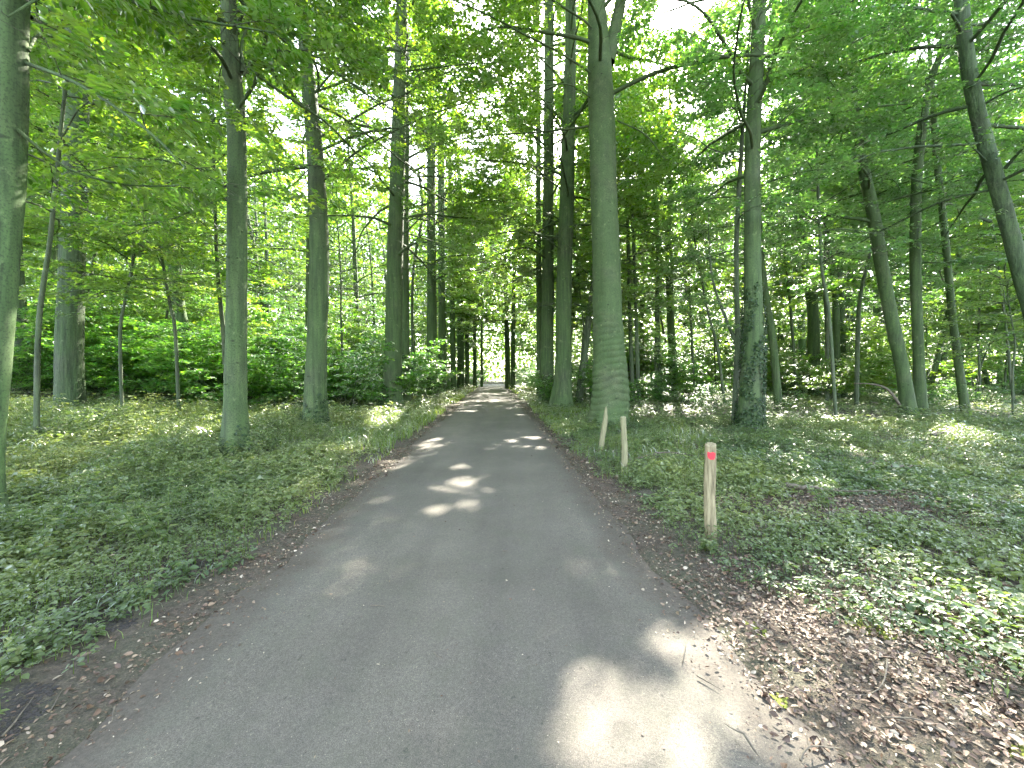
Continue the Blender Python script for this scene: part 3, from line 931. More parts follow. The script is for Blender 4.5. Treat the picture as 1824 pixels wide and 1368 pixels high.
big_tree('beech_tree', [(1000, 727, 36), (1003, 650, 29), (1005, 500, 27), (1011, 300, 25), (1015, 150, 21), (1017, 0, 18)], 19.0,
         'smooth leaning beech with spread root foot, left neighbour of the thickest trunk', mat=BEECH, top=26, h0=8, nl=17, size=.13, per=18, seg=24, fl=.55, infill=(-3.6, .6, 1.0, 8.5, 13.5, 18, 12000),
         seed=6, group=AV, flh=.6, limbs=[([(1020, 350, 19), (1045, 380, 19.5), (1055, 400, 20)], .03, 1.0)])
big_tree('beech_tree', [(973, 722, 27), (975, 600, 23), (976, 450, 21), (977, 300, 19), (978, 100, 17), (978, 0, 16)], 22.5,
         'darker beech close left of the leaning smooth one, right row of the avenue', top=26, h0=7.5, nl=17, size=.15, per=16, seg=18, fl=.5, seed=8, group=AV,
         limbs=[([(970, 250, 22.5), (955, 225, 22), (925, 215, 21)], .03, 1.6), ([(985, 230, 22.5), (1000, 190, 22), (1005, 160, 22)], .03, 1.4)])
big_tree('beech_tree', [(962, 712, 12), (960, 500, 10), (959, 350, 9), (959, 240, 9)], 26.5,
         'thin dark trunk touching the left side of the darker beech', top=24, h0=6.5, nl=14, size=.17, per=14, seg=12, fl=.35, seed=10, group=AV)
big_tree('beech_tree', [(905, 684, 11), (903, 600, 9), (900, 480, 6), (899, 380, 5)], 47.0,
         'far twin trunk at the right road edge, its left stem', top=21, h0=5.5, nl=11, size=.24, per=12, seg=10, fl=.3, seed=12, group=AV,
         limbs=[([(902, 600, 47), (893, 520, 46), (886, 440, 45)], .05, 1.6)])
big_tree('beech_tree', [(914, 688, 9), (914, 600, 8), (916, 480, 6), (920, 380, 5)], 44.5,
         'far twin trunk at the right road edge, its right stem spreading up into a fan', top=21, h0=5, nl=12, size=.24, per=12, seg=10, fl=.3, seed=14, group=AV,
         limbs=[([(916, 590, 44.5), (930, 500, 44), (948, 420, 43)], .05, 1.6)])
big_tree('leaning_tree', [(1030, 712, 14), (1045, 600, 12), (1052, 540, 11), (1060, 480, 9)], 21.0,
         'slim tree leaning right, seen between the smooth beech and the thickest trunk', top=16, h0=5, nl=11, size=.15, per=16, seg=10, fl=.2, seed=16, mat=YOUNG)
big_tree('leaning_tree', [(1000, 700, 10), (1020, 560, 9), (1038, 430, 8), (1048, 350, 7)], 29.0,
         'backlit tree slanting up behind the smooth leaning beech', top=18, h0=7, nl=11, size=.18, per=14, seg=8, fl=.2, seed=18, mat=YOUNG)

# ---------------------------------------------------------------- named trees of the right wood
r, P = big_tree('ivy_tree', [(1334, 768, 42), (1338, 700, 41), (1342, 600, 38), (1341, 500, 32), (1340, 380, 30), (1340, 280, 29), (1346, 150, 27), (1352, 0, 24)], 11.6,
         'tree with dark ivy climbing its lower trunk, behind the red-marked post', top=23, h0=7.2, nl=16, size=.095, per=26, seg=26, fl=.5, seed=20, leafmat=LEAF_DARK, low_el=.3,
         limbs=[([(1362, 48, 11.6), (1400, 42, 11.2), (1428, 25, 11), (1465, -15, 10.8)], .05, 1.2), ([(1360, 25, 11.6), (1385, -15, 11.8)], .04, 1.0),
                ([(1356, 150, 11.6), (1420, 128, 11), (1500, 85, 10.6), (1600, 38, 10.2), (1650, 20, 10)], .03, 1.3),
                ([(1354, 250, 11.6), (1385, 222, 11.3), (1420, 192, 11), (1440, 180, 10.8)], .022, 1.1),
                ([(1328, 90, 11.6), (1270, 80, 11.2), (1210, 52, 11), (1140, 55, 10.6)], .03, 1.2),
                ([(1354, 105, 11.6), (1400, 90, 12.2), (1470, 85, 12.8)], .025, 1.2), ([(1330, 200, 11.6), (1290, 190, 11), (1240, 215, 10.6)], .02, 1.2)])
ivy(r, P, .05, 4.6, 5200, (P[0, 0], P[0, 1], float(H(P[0, 0], P[0, 1]))), size=.06)
big_tree('young_tree', [(1307, 748, 11), (1311, 680, 11), (1314, 610, 11), (1312, 500, 9), (1313, 400, 9), (1320, 280, 8)], 12.3,
         'slim young tree forking into two stems, touching the left side of the ivy tree', cat='tree', top=13, h0=5.5, nl=9, spread=2.6, size=.10, per=20, seg=12, fl=.1,
         seed=22, leafmat=LEAF_DARK, mat=YOUNG, limbs=[([(1312, 612, 12.3), (1290, 560, 12.4), (1270, 500, 12.4), (1263, 430, 12.5), (1262, 360, 12.5)], .06, 1.0)])
big_tree('leaning_tree', [(1388, 695, 15), (1378, 620, 15), (1367, 550, 14), (1357, 480, 13), (1352, 400, 12)], 19.0,
         'tree leaning left whose top passes behind the ivy tree', top=19, h0=7, nl=12, size=.14, per=16, seg=12, fl=.25, seed=24, leafmat=LEAF_DARK)
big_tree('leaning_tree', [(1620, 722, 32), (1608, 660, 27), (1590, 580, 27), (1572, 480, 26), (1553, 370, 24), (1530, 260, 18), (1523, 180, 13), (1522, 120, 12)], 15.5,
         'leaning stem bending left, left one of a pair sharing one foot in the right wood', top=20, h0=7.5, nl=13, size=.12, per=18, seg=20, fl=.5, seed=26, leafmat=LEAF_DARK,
         limbs=[([(1550, 330, 15.5), (1590, 320, 15), (1615, 365, 15)], .02, 1.0), ([(1572, 455, 15.5), (1600, 435, 15.5), (1640, 430, 15)], .015, 1.0)])
big_tree('beech_tree', [(1641, 722, 26), (1636, 620, 22), (1631, 500, 22), (1631, 380, 21), (1637, 270, 20), (1648, 190, 17), (1662, 130, 15), (1676, 95, 14)], 15.9,
         'upright stem curving right at the top, right one of the pair sharing one foot', top=20, h0=8.5, nl=12, size=.12, per=18, seg=20, fl=.5, seed=28, leafmat=LEAF_DARK,
         limbs=[([(1645, 275, 15.9), (1680, 245, 15.4), (1722, 220, 15)], .03, 1.2), ([(1640, 468, 15.9), (1720, 468, 15), (1780, 466, 14)], .02, 1.3),
                ([(1662, 130, 15.9), (1700, 140, 15), (1730, 170, 14.4)], .03, 1.2)])
big_tree('leaning_tree', [(1720, 715, 20), (1706, 640, 17), (1696, 560, 16), (1686, 450, 15), (1676, 350, 14), (1666, 260, 13), (1662, 170, 11)], 17.5,
         'knobbly slim tree leaning left, next right of the pair sharing one foot', top=19, h0=6.5, nl=12, size=.13, per=18, seg=14, fl=.2, seed=30, leafmat=LEAF_DARK, knobs=30)
big_tree('oak_tree', [(1900, 760, 44), (1852, 600, 38), (1822, 500, 36), (1796, 400, 34), (1765, 290, 33), (1742, 200, 32), (1722, 100, 30), (1712, 0, 28)], 11.5,
         'rough-barked tree leaning in from the right edge of the picture', mat=OAK, top=22, h0=6.6, nl=15, size=.095, per=24, seg=26, fl=.3, seed=32, leafmat=LEAF_DARK, knobs=20,
         limbs=[([(1765, 395, 11.5), (1745, 388, 11.6), (1732, 392, 11.7)], .05, .4), ([(1790, 300, 11.5), (1824, 262, 11), (1850, 240, 10.6)], .05, 1.2),
                ([(1745, 190, 11.5), (1790, 165, 11), (1840, 150, 10.5)], .04, 1.2), ([(1715, 60, 11.5), (1690, 20, 11.2), (1640, -10, 11)], .05, 1.2),
                ([(1760, 290, 11.5), (1720, 250, 11), (1700, 240, 10.8)], .03, 1.2)])
big_tree('beech_tree', [(1452, 655, 24), (1448, 560, 22), (1440, 500, 20), (1428, 420, 16), (1420, 340, 13)], 27.0,
         'stout dark backlit trunk with low forking limbs, half-way into the right wood', top=20, h0=6.5, nl=13, size=.17, per=15, seg=14, fl=.25, seed=34, leafmat=LEAF_DARK, mat=BEECH,
         limbs=[([(1446, 520, 27), (1425, 490, 26.5), (1400, 465, 26), (1375, 440, 26)], .08, 1.4), ([(1450, 540, 27), (1470, 500, 27), (1480, 440, 27)], .06, 1.4)])
big_tree('beech_tree', [(1492, 660, 14), (1489, 560, 14), (1486, 500, 13), (1470, 400, 11), (1462, 300, 9)], 25.0,
         'left one of two trunks rising side by side behind the thin curved sapling', top=19, h0=7, nl=11, size=.16, per=15, seg=12, fl=.2, seed=36, leafmat=LEAF_DARK)
big_tree('beech_tree', [(1505, 665, 13), (1499, 560, 13), (1494, 470, 13), (1505, 380, 11), (1520, 300, 9)], 25.6,
         'right one of two trunks rising side by side, its top bending right', top=19, h0=7, nl=11, size=.16, per=15, seg=12, fl=.2, seed=38, leafmat=LEAF_DARK)
big_tree('sapling', [(1490, 745, 8), (1485, 680, 7), (1480, 600, 7), (1474, 540, 7), (1464, 480, 6), (1460, 400, 6), (1456, 310, 5)], 13.0,
         'thin curved sapling standing alone right of the ivy tree', cat='sapling', top=11, h0=5, nl=8, spread=2.0, size=.10, per=18, seg=10, fl=.1, seed=40, leafmat=LEAF_DARK, mat=YOUNG)
big_tree('young_tree', [(1526, 690, 9), (1528, 600, 9), (1532, 530, 8), (1545, 470, 7), (1556, 410, 6)], 19.0,
         'young tree bending right just left of the leaning pair', cat='tree', top=13, h0=5, nl=9, spread=2.6, size=.13, per=16, seg=10, fl=.1, seed=42, leafmat=LEAF_DARK, mat=YOUNG)
big_tree('beech_tree', [(1200, 705, 15), (1196, 600, 14), (1192, 500, 13), (1190, 420, 12)], 26.0,
         'mossy trunk wider than the slim poles between the thickest beech and the ivy tree', top=22, h0=8, nl=12, size=.17, per=14, seg=12, fl=.25, seed=44)
for k_, (pts_, D_, lab) in enumerate([
        ([(1128, 700, 8), (1122, 560, 7), (1119, 430, 7)], 22.0, 'slim dark pole tree nearest the right side of the thickest beech'),
        ([(1138, 703, 8), (1133, 560, 7), (1128, 420, 6)], 21.0, 'second slim pole tree right of the thickest beech, slightly curved'),
        ([(1167, 706, 6), (1169, 560, 5), (1170, 440, 5)], 23.0, 'straight thin pole tree, left one of a tight pair beyond the thickest beech'),
        ([(1177, 704, 7), (1172, 560, 6), (1171, 430, 6)], 24.0, 'thin pole tree leaning slightly, right one of the tight pair'),
        ([(1238, 690, 5), (1232, 600, 5), (1228, 520, 4)], 24.0, 'thin bent pole tree in front of bright leaves right of the mossy trunk'),
        ([(1292, 690, 6), (1278, 620, 6), (1262, 560, 5), (1250, 500, 4)], 20.0, 'thin stem slanting left below the two-stemmed young tree'),
        ([(1420, 680, 6), (1412, 600, 6), (1405, 520, 5)], 24.0, 'thin pole left of the stout backlit trunk'),
        ([(1804, 742, 5), (1804, 660, 5), (1808, 610, 4), (1800, 560, 3)], 15.0, 'thin crooked sapling in the ground cover near the right edge')]):
    big_tree('pole_tree', pts_, D_, lab, cat='tree', top=15 if k_ < 7 else 6, h0=6 if k_ < 7 else 2.8, nl=9, spread=2.2, size=.16 if k_ < 7 else .1, per=14, seg=8, fl=.1,
             seed=60 + k_, mat=YOUNG, step=.5)

# ---------------------------------------------------------------- named trees of the left wood
big_tree('oak_tree', [(122, 690, 58), (124, 600, 54), (130, 450, 50), (134, 300, 50), (136, 150, 48), (137, 60, 46)], 13.5,
         'broad furrowed dark oak trunk behind the undergrowth at far left', mat=OAK, top=24, h0=6, nl=16, spread=5, size=.10, per=24, seg=26, fl=.2, seed=46,
         limbs=[([(160, 158, 13.0), (185, 152, 11.8), (210, 162, 11.2), (240, 158, 10.8), (238, 140, 10.7), (230, 125, 10.6), (232, 102, 10.5), (252, 100, 10.3)], .06, 0)])
big_tree('young_tree', [(62, 700, 13), (68, 600, 12), (78, 500, 11), (90, 420, 10), (112, 200, 8), (128, 60, 7)], 8.6,
         'pale slim tree leaning right in front of the broad oak', cat='tree', top=12, h0=4.8, nl=9, spread=2.4, size=.09, per=22, detail=2, seg=14, fl=.15, seed=48, mat=YOUNG)
big_tree('young_tree', [(216, 660, 7), (214, 600, 7), (222, 540, 6), (236, 470, 6), (242, 400, 5)], 12.0,
         'thin crooked young tree right of the broad oak', cat='sapling', top=8, h0=3.8, nl=8, spread=2.2, size=.11, per=18, seg=8, fl=.1, seed=50, mat=YOUNG)
big_tree('young_tree', [(318, 680, 7), (312, 590, 7), (302, 540, 6), (292, 480, 6), (280, 410, 5)], 13.0,
         'thin pale young tree leaning left above the bushes', cat='sapling', top=9, h0=4.2, nl=8, spread=2.4, size=.11, per=18, seg=8, fl=.1, seed=52, mat=YOUNG)
big_tree('beech_tree', [(548, 680, 11), (549, 540, 10), (550, 420, 9)], 24.0,
         'pale narrow trunk just left of the ivy-footed beech', top=20, h0=8, nl=11, size=.16, per=14, seg=10, fl=.2, seed=54)
big_tree('pole_tree', [(736, 690, 6), (735, 500, 5), (752, 380, 5), (745, 300, 5)], 27.0,
         'thin crooked pole right of the close pair of beeches', top=15, h0=7, nl=9, spread=2.4, size=.18, per=12, seg=8, fl=.1, seed=56, mat=YOUNG)

# ---------------------------------------------------------------- further trees of both woods: a few kinds, copied
def bg_variant(seed, h, r0, h0, nl, spread, size, per, lean=.03, leafmat=LEAF, bark=BEECH, sub=1.3, step=.55):
    g = np.random.default_rng(seed)
    nl = int(nl * 2.1); per = int(per * 2.6); size *= 1.2; spread *= 1.15
    p = np.array([0, 0, -.08]); d = np.array([g.normal(0, lean), g.normal(0, lean), 1.0]); rows = [[*p, r0]]
    z = 0
    while z < h:
        d[:2] += g.normal(0, lean * .7, 2); d[:2] *= .97
        p = p + d / np.linalg.norm(d) * 1.2; z = p[2]
        rows.append([*p, max(.012, r0 * (1 - .85 * z / h))])
    Ps = smooth_path(rows, .5)
    tb = MB(); tb.add(*tube(Ps, 9 if r0 > .1 else 7, flare(.3, seed, 4, .35)))
    axisf = lambda z: np.array([np.interp(z, Ps[:, 2], Ps[:, 0]), np.interp(z, Ps[:, 2], Ps[:, 1]), z])
    radf = lambda z: float(np.interp(z, Ps[:, 2], Ps[:, 3]))
    can = Canopy()
    for L in crown_limbs(can, axisf, radf, h0, h - .4, nl, spread, g, sub, step, .42, .8, .1): tb.add(*tube(L, 5))
    can.twig_mesh(tb, .009)
    return tb.mesh('trunk', bark, True), can.build_leaves(size, per, .66, 1, .32, g), leafmat, r0


BIG = [bg_variant(101, 22, .26, 6.5, 15, 4.6, .19, 13, bark=BEECH), bg_variant(102, 24, .33, 7.5, 16, 5.0, .19, 13, bark=BEECH_G),
       bg_variant(103, 20, .20, 5.5, 15, 4.0, .18, 13, .05), bg_variant(104, 23, .30, 7, 15, 4.8, .20, 12, bark=OAK)]
SLIM = [bg_variant(111, 12, .075, 4.0, 13, 2.3, .15, 12, .05, LEAF, YOUNG, 1.0, .5), bg_variant(112, 15, .10, 5.5, 14, 2.7, .15, 12, .04, LEAF, YOUNG, 1.0, .5),
        bg_variant(113, 9, .05, 2.8, 12, 2.0, .14, 12, .08, LEAF_DARK, YOUNG, .9, .5), bg_variant(114, 13, .06, 4.5, 12, 2.2, .15, 12, .09, LEAF, YOUNG, 1.0, .5)]
BIGR = [(a, b, LEAF_DARK, d) for a, b, c, d in BIG]  # same trees, with the shade-toned leaf colour for the right wood
SHARED = {}


def place_variant(name, var, vi, x, y, rz, s, label, cat, group):
    tmesh, data, lm, r0 = var
    z = float(H(x, y))
    root = thing(name, (x, y, z), label, cat, group)
    root.rotation_euler = (0, 0, rz); root.scale = (s, s, s)
    obj('trunk', tmesh, parent=root)
    C, A, Nn, sz, rnd = data
    c, s_ = math.cos(rz), math.sin(rz)
    Wc = np.stack([(C[:, 0] * c - C[:, 1] * s_) * s + x, (C[:, 0] * s_ + C[:, 1] * c) * s + y, C[:, 2] * s + z], 1)
    k = shade_keep(Wc)
    # nothing may hang into the lane below head height
    k &= ~((off_road(Wc[:, 0], Wc[:, 1]) < .3) & (Wc[:, 2] < 3.2))
    if k.mean() > .985:
        if vi not in SHARED:
            V, Q, R = leaves(C, A, Nn, sz, .66, 1, rnd)
            SHARED[vi] = mesh('crown', V, Q, lm, False, R)
        me = SHARED[vi]
    else:
        V, Q, R = leaves(C[k], A[k], Nn[k], sz[k], .66, 1, rnd[k])
        me = mesh('crown', V, Q, lm, False, R)
    obj('crown', me, parent=root)
    NAMED.append((x, y, r0 * s))
    return root


def free(x, y, d):
    for a, b, r_ in NAMED:
        if (a - x) ** 2 + (b - y) ** 2 < (d + r_) ** 2: return False
    return True


def inview(x, y, m=1.1): return abs(x) < y * 1.28 * m + 2


LAB = {('L', 'big'): ('grown forest tree among others in the wood on the bushy side of the lane', 'forest trees on the bushy side of the lane'),
       ('R', 'big'): ('grown forest tree among others in the wood on the side of the wooden posts', 'forest trees on the side of the posts'),
       ('L', 'slim'): ('slim young tree rising from the bushes beyond the verge without posts', 'slim young trees on the bushy side of the lane'),
       ('R', 'slim'): ('slim leafy pole tree in the crowded wood behind the wooden posts', 'slim young trees behind the posts'),
       ('F', 'big'): ('distant tree beyond the bright clearing at the end of the lane', 'distant trees beyond the clearing')}
g2 = np.random.default_rng(77)


def scatter(side, kind, n, xr, yr, dmin, pool, pname, minoff):
    c = 0; t = 0
    while c < n and t < 6000:
        t += 1
        x = g2.uniform(*xr); y = g2.uniform(*yr)
        if not inview(x, y): continue
        if off_road(x, y) < minoff: continue
        if 56 < y < 71: continue
        if side == 'F' and abs(x + 3.5) < 9: continue
        # keep the foremost ground open, as in the photograph
        if side == 'L' and y < 10 + .25 * abs(x + 8): continue
        if side == 'R' and y < 15.5 + .1 * x: continue
        if not free(x, y, dmin): continue
        # do not stand in front of the named trunks
        bad = False
        for a, b, r_ in NAMED[:52]:
            if y < b and abs(a / b - x / y) < .022: bad = True; break
        if bad: continue
        k = g2.integers(len(pool))
        place_variant('forest_tree' if kind == 'big' else 'pole_tree', pool[k], (kind, side == 'R', int(k)), x, y, g2.uniform(0, 6.28), g2.uniform(.85, 1.15),
                      LAB[side, kind][0], 'tree', LAB[side, kind][1])
        c += 1


scatter('L', 'big', 44, (-75, -8), (13, 56), 3.2, BIG, '', 5.5)
scatter('R', 'big', 44, (5, 75), (22, 56), 3.4, BIGR, '', 5.5)
scatter('L', 'slim', 46, (-45, -7), (12, 50), 1.5, SLIM, '', 4.0)
scatter('R', 'slim', 70, (3, 55), (16, 52), 1.3, SLIM, '', 3.0)
scatter('F', 'big', 30, (-90, 90), (73, 95), 4.5, BIG, '', .1)

# ---------------------------------------------------------------- far wood closing the view
def far_mass(n, R0, R1, hmax, size, seed):
    g = np.random.default_rng(seed)
    az = g.uniform(-1.1, 1.1, n); R = g.uniform(R0, R1, n)
    x = R * np.sin(az); y = R * np.cos(az)
    z = hmax * g.random(n) ** .8
    den = fbm(az * 26, z * .3, seed) + .14 * (1 - 1.6 * z / hmax)
    k = den > .36
    C = np.stack([x, y, z], 1)[k]; m = len(C)
    C[:, 2] += H(C[:, 0], C[:, 1])
    return C, g.normal(0, 1, (m, 3)), np.array([0, 0, 1]) + g.normal(0, .6, (m, 3)), size * g.uniform(.6, 1.3, m), np.clip(fbm(C[:, 0] * .3, C[:, 2] * .6, 12) + g.normal(0, .15, m), 0, 1)


C, A, Nn, sz, rnd = far_mass(420000, 88, 112, 46, .66, 5)
V, Q, R = leaves(C, A, Nn, sz, .8, 1, rnd)
obj('far_wood_foliage', mesh('far_wood_foliage', V, Q, LEAF, False, R), label='far wood closing the view behind all the trees', cat='wood', kind='stuff')

# ---------------------------------------------------------------- bushes of the understorey
def shrub_variant(seed, h, w, nst, size, per, leafmat, flat=.1):
    g = np.random.default_rng(seed); can = Canopy(); tb = MB()
    for k in range(nst):
        az = g.uniform(0, 6.28); el = g.uniform(.75, 1.4)
        P = smooth_path(grow((g.normal(0, .12), g.normal(0, .12), -.05), az, el, h * g.uniform(.7, 1.15), .018, .55, 7, .12, g, .004), .2)
        tb.add(*tube(P, 5)); can.leafy(P, .24, w * .45, .22, .24, .5, g, flat)
    can.twig_mesh(tb, .005)
    return tb.mesh('stems', YOUNG, True), can.build_leaves(size, per, .7, 1, .22, g, .3), leafmat


SH = [shrub_variant(201, 1.6, 1.5, 6, .11, 14, LEAF_BUSH), shrub_variant(202, 2.3, 1.8, 8, .12, 18, LEAF_BUSH), shrub_variant(203, 3.2, 2.2, 8, .13, 19, LEAF_BUSH),
      shrub_variant(204, 1.1, 1.3, 6, .10, 14, LEAF_DARK), shrub_variant(205, 1.9, 1.7, 6, .12, 14, LEAF_DARK)]
SH += [shrub_variant(206, 4.6, 3.0, 6, .16, 20, LEAF_BUSH), shrub_variant(207, 6.0, 3.2, 6, .17, 20, LEAF)]
SHM = {}
SPOT = []


def shrub(x, y, k, s, label, group, name='shrub'):
    st, data, lm = SH[k]
    z = float(H(x, y)); rz = g2.uniform(0, 6.28)
    root = thing(name, (x, y, z), label, 'bush', group)
    root.rotation_euler = (0, 0, rz); root.scale = (s, s, s * g2.uniform(.85, 1.1))
    obj('stems', st, parent=root)
    if k not in SHM:
        V, Q, R = leaves(*data[:4], .7, 1, data[4]); SHM[k] = mesh('foliage', V, Q, lm, False, R)
    obj('foliage', SHM[k], parent=root)
    SPOT.append((x, y))


def shrubs(n, xr, yr, cond, pool, smin, smax, dmin, label, group):
    c = 0; t = 0
    while c < n and t < 5000:
        t += 1
        x = g2.uniform(*xr); y = g2.uniform(*yr)
        if not cond(x, y) or not inview(x, y, 1.02): continue
        if any((a - x) ** 2 + (b - y) ** 2 < dmin ** 2 for a, b in SPOT): continue
        if any((a - x) ** 2 + (b - y) ** 2 < (r_ + .35) ** 2 for a, b, r_ in NAMED): continue
        shrub(x, y, pool[g2.integers(len(pool))], g2.uniform(smin, smax), label, group); c += 1


shrubs(14, (-27, -9), (16.5, 22), lambda x, y: y > 16 + .1 * (-x - 8), [5], .85, 1.1, 1.7,
       'tall leafy bush in the bank behind the sunny meadow', 'tall bushes in the bank behind the meadow')
shrubs(12, (-30, -11), (20, 27), lambda x, y: True, [6], .85, 1.1, 2.0,
       'very tall leafy bush rising behind the bank of bushes', 'very tall bushes behind the bank')
shrubs(64, (-36, -7.6), (14, 34), lambda x, y: y > 14.8 + .05 * (-x - 8) and x < -7.4, [1, 2, 2, 4, 0], .85, 1.25, 1.15,
       'layered green bush in the thick undergrowth on the bushy side of the lane', 'bushes filling the wood on the bushy side')
shrubs(8, (-40, -14), (30, 55), lambda x, y: True, [2, 1], 1.1, 1.5, 2.2,
       'taller bush deep in the wood on the bushy side of the lane', 'taller bushes deep in the wood on the bushy side')
shrubs(12, (-8.5, -5.2), (21, 50), lambda x, y: off_road(x, y) > 2.2, [1, 4, 0], .7, 1.0, 1.3,
       'shady bush crowding the feet of the far left row of beeches', 'bushes at the feet of the left row')
shrubs(20, (.8, 6), (20, 48), lambda x, y: off_road(x, y) > 2.4, [1, 2, 4], .75, 1.05, 1.4,
       'bright bush between the far trunks of the right row', 'bushes between the far trunks of the right row')
shrubs(42, (5, 46), (17, 42), lambda x, y: y > 16.5 + .12 * x, [0, 3, 4, 1], .7, 1.15, 1.35,
       'low leafy bush in the wood behind the wooden posts', 'low bushes in the wood behind the posts')
shrubs(10, (-9, 7), (50, 57), lambda x, y: off_road(x, y) > 1.1, [1, 2], .8, 1.3, 1.3,
       'sunlit golden-green bush beside the far opening of the lane', 'sunlit bushes at the far opening')
shrubs(6, (-30, 30), (69, 78), lambda x, y: True, [2, 1], 1.2, 1.8, 2.0,
       'sunny bush along the far side of the clearing track', 'bushes along the far side of the clearing')
shrubs(10, (4, 60), (42, 56), lambda x, y: True, [2, 1], 1.2, 1.7, 2.2,
       'big bush deep in the wood behind the wooden posts', 'big bushes deep in the wood behind the posts')


shrubs(42, (5, 50), (21, 52), lambda x, y: y > 20 + .15 * x, [5, 6], .8, 1.15, 2.1,
       'tall leafy hazel-like bush filling the wood behind the posts', 'tall bushes in the wood behind the posts')
shrubs(40, (-45, -7.5), (15, 52), lambda x, y: y > 14 + .2 * (-x - 8), [5, 6], .75, 1.1, 2.1,
       'tall leafy bush with bright leaves in the wood on the bushy side', 'tall bushes in the wood on the bushy side')

shrubs(20, (-15, -6.6), (17, 42), lambda x, y: off_road(x, y) > 3.2, [5, 6, 2], .7, 1.05, 1.5,
       'bright leafy bush closing the gaps behind the left row of beeches', 'leafy bushes close behind the left row')

# ---------------------------------------------------------------- ground cover
def cover_density(x, y):
    """0..1 how thickly plants cover the ground"""
    d = off_road(x, y)
    left = x < roadL(y)
    n = fbm(x * .55, y * .55, 61, 3)
    n2 = fbm(x * 2.2, y * 2.2, 62, 2)
    # left: litter strip .5 m, then plants. right: wider litter near the camera
    wl = .38 + .3 * n2
    wr = np.interp(y, [0, 1.5, 2, 2.5, 3.2, 3.9, 5, 7, 12, 60], [1.6, 1.5, 1.15, .8, .5, .5, .55, .4, .35, .35]) * (.6 + .8 * n2)
    e = np.clip((d - np.where(left, wl, wr) + .15) / np.where(left, 1.2, .8), 0, 1) ** .8
    base = np.where(left, 1.15, .85)
    # thinner, brown place right of the marked post
    br = np.exp(-(((x - 4.2) / 1.9) ** 2 + ((y - 4.9) / .75) ** 2))
    br2 = np.exp(-(((x - 2.6) / .9) ** 2 + ((y - 2.2) / .8) ** 2)) * .7
    return np.clip(e * base * (.3 + 1.35 * n) - .75 * br - .15 * br2, 0, 1)


def cover(n, xr, yr, hgt, size, nleaf, detail, seed, pw=1.0, asp=.62):
    g = np.random.default_rng(seed)
    x = g.uniform(*xr, n); y = yr[0] + (yr[1] - yr[0]) * g.random(n) ** pw
    k = (np.abs(x) < y * 1.45 + 1.5) & (g.random(n) < cover_density(x, y)) & (np.abs(y - 64.5) > 3)
    x, y = x[k], y[k]; n = len(x)
    z = H(x, y)
    hh = hgt * (.3 + 1.6 * np.clip(fbm(x * .9, y * .9, 71) - .2, 0, 1)) * g.uniform(.3, 1.9, n)
    # the taller sunny herbs of the left meadow
    hh = hh * np.where(x < 0, 1.25, 1.0) * (1 + 1.6 * np.exp(-(((x + 10) / 4.5) ** 2 + ((y - 11.5) / 3.5) ** 2)))
    idx = np.repeat(np.arange(n), nleaf); m = len(idx); q = np.tile(np.arange(nleaf), n)
    a = g.uniform(0, 6.28, n)[idx] + q * 2.4 + g.normal(0, .3, m)
    spc = fbm(x * 1.3 + 9, y * 1.3, 88, 2)
    size = size * (.62 + .6 * np.clip((spc[idx] - .3) * 2, 0, 1))
    r = .25 * size * (1 + 1.2 * g.random(m))
    tier = np.where(q < nleaf * .6, 1.0, .6)
    C = np.stack([x[idx] + np.cos(a) * r, y[idx] + np.sin(a) * r, z[idx] + hh[idx] * tier + g.normal(0, .008, m)], 1)
    A = np.stack([np.cos(a), np.sin(a), g.normal(-.12, .28, m)], 1)
    Nn = np.array([0, 0, 1.0]) + g.normal(0, .28, (m, 3))
    sz = size * g.uniform(.45, 1.35, m) * (.75 + .5 * g.random(n))[idx]
    rn = np.clip(1.1 * (fbm(x * .8, y * .8, 81)[idx] - .2) + .25 * (g.random(n)[idx] - .5) + .35 * (g.random(m) - .2) + np.where(x < 0, .12, -.05)[idx], 0, 1)
    V, Q, R = leaves(C, A, Nn, sz, g.uniform(.38, .85, n)[idx][:, None], detail, rn, g)
    return V, Q, R, np.stack([x, y, z], 1), hh


mb = MB(); st = MB()
for args in [(15000, (-8, -2.1), (1.2, 6.5), .10, .047, 8, 2, 301), (21000, (1.4, 9), (1.0, 7), .08, .045, 8, 2, 302),
             (46000, (-20, 20), (5.5, 14), .13, .068, 8, 2, 303), (42000, (-42, 42), (12, 30), .2, .12, 7, 1, 304, .8), (26000, (-60, 60), (28, 62), .3, .22, 6, 1, 305, .8),
             (16000, (-90, 90), (66, 95), .3, .3, 5, 1, 306)]:
    V, Q, R, P, hh = cover(*args)
    mb.add(V, Q, R)
    if args[2][0] < 6:
        V, Q = prisms(P - np.array([0, 0, .02]), P + np.stack([0 * hh, 0 * hh, hh], 1), .0025, .0012); st.add(V, Q, .3)
obj('ground_cover', mb.mesh('ground_cover', LEAF_COVER), label='low leafy herbs and brambles carpeting the forest floor on both sides', cat='ground cover', kind='stuff')
obj('ground_cover_stems', st.mesh('ground_cover_stems', GRASS), label='thin green stems carrying the leaves of the near ground cover', cat='ground cover', kind='stuff')

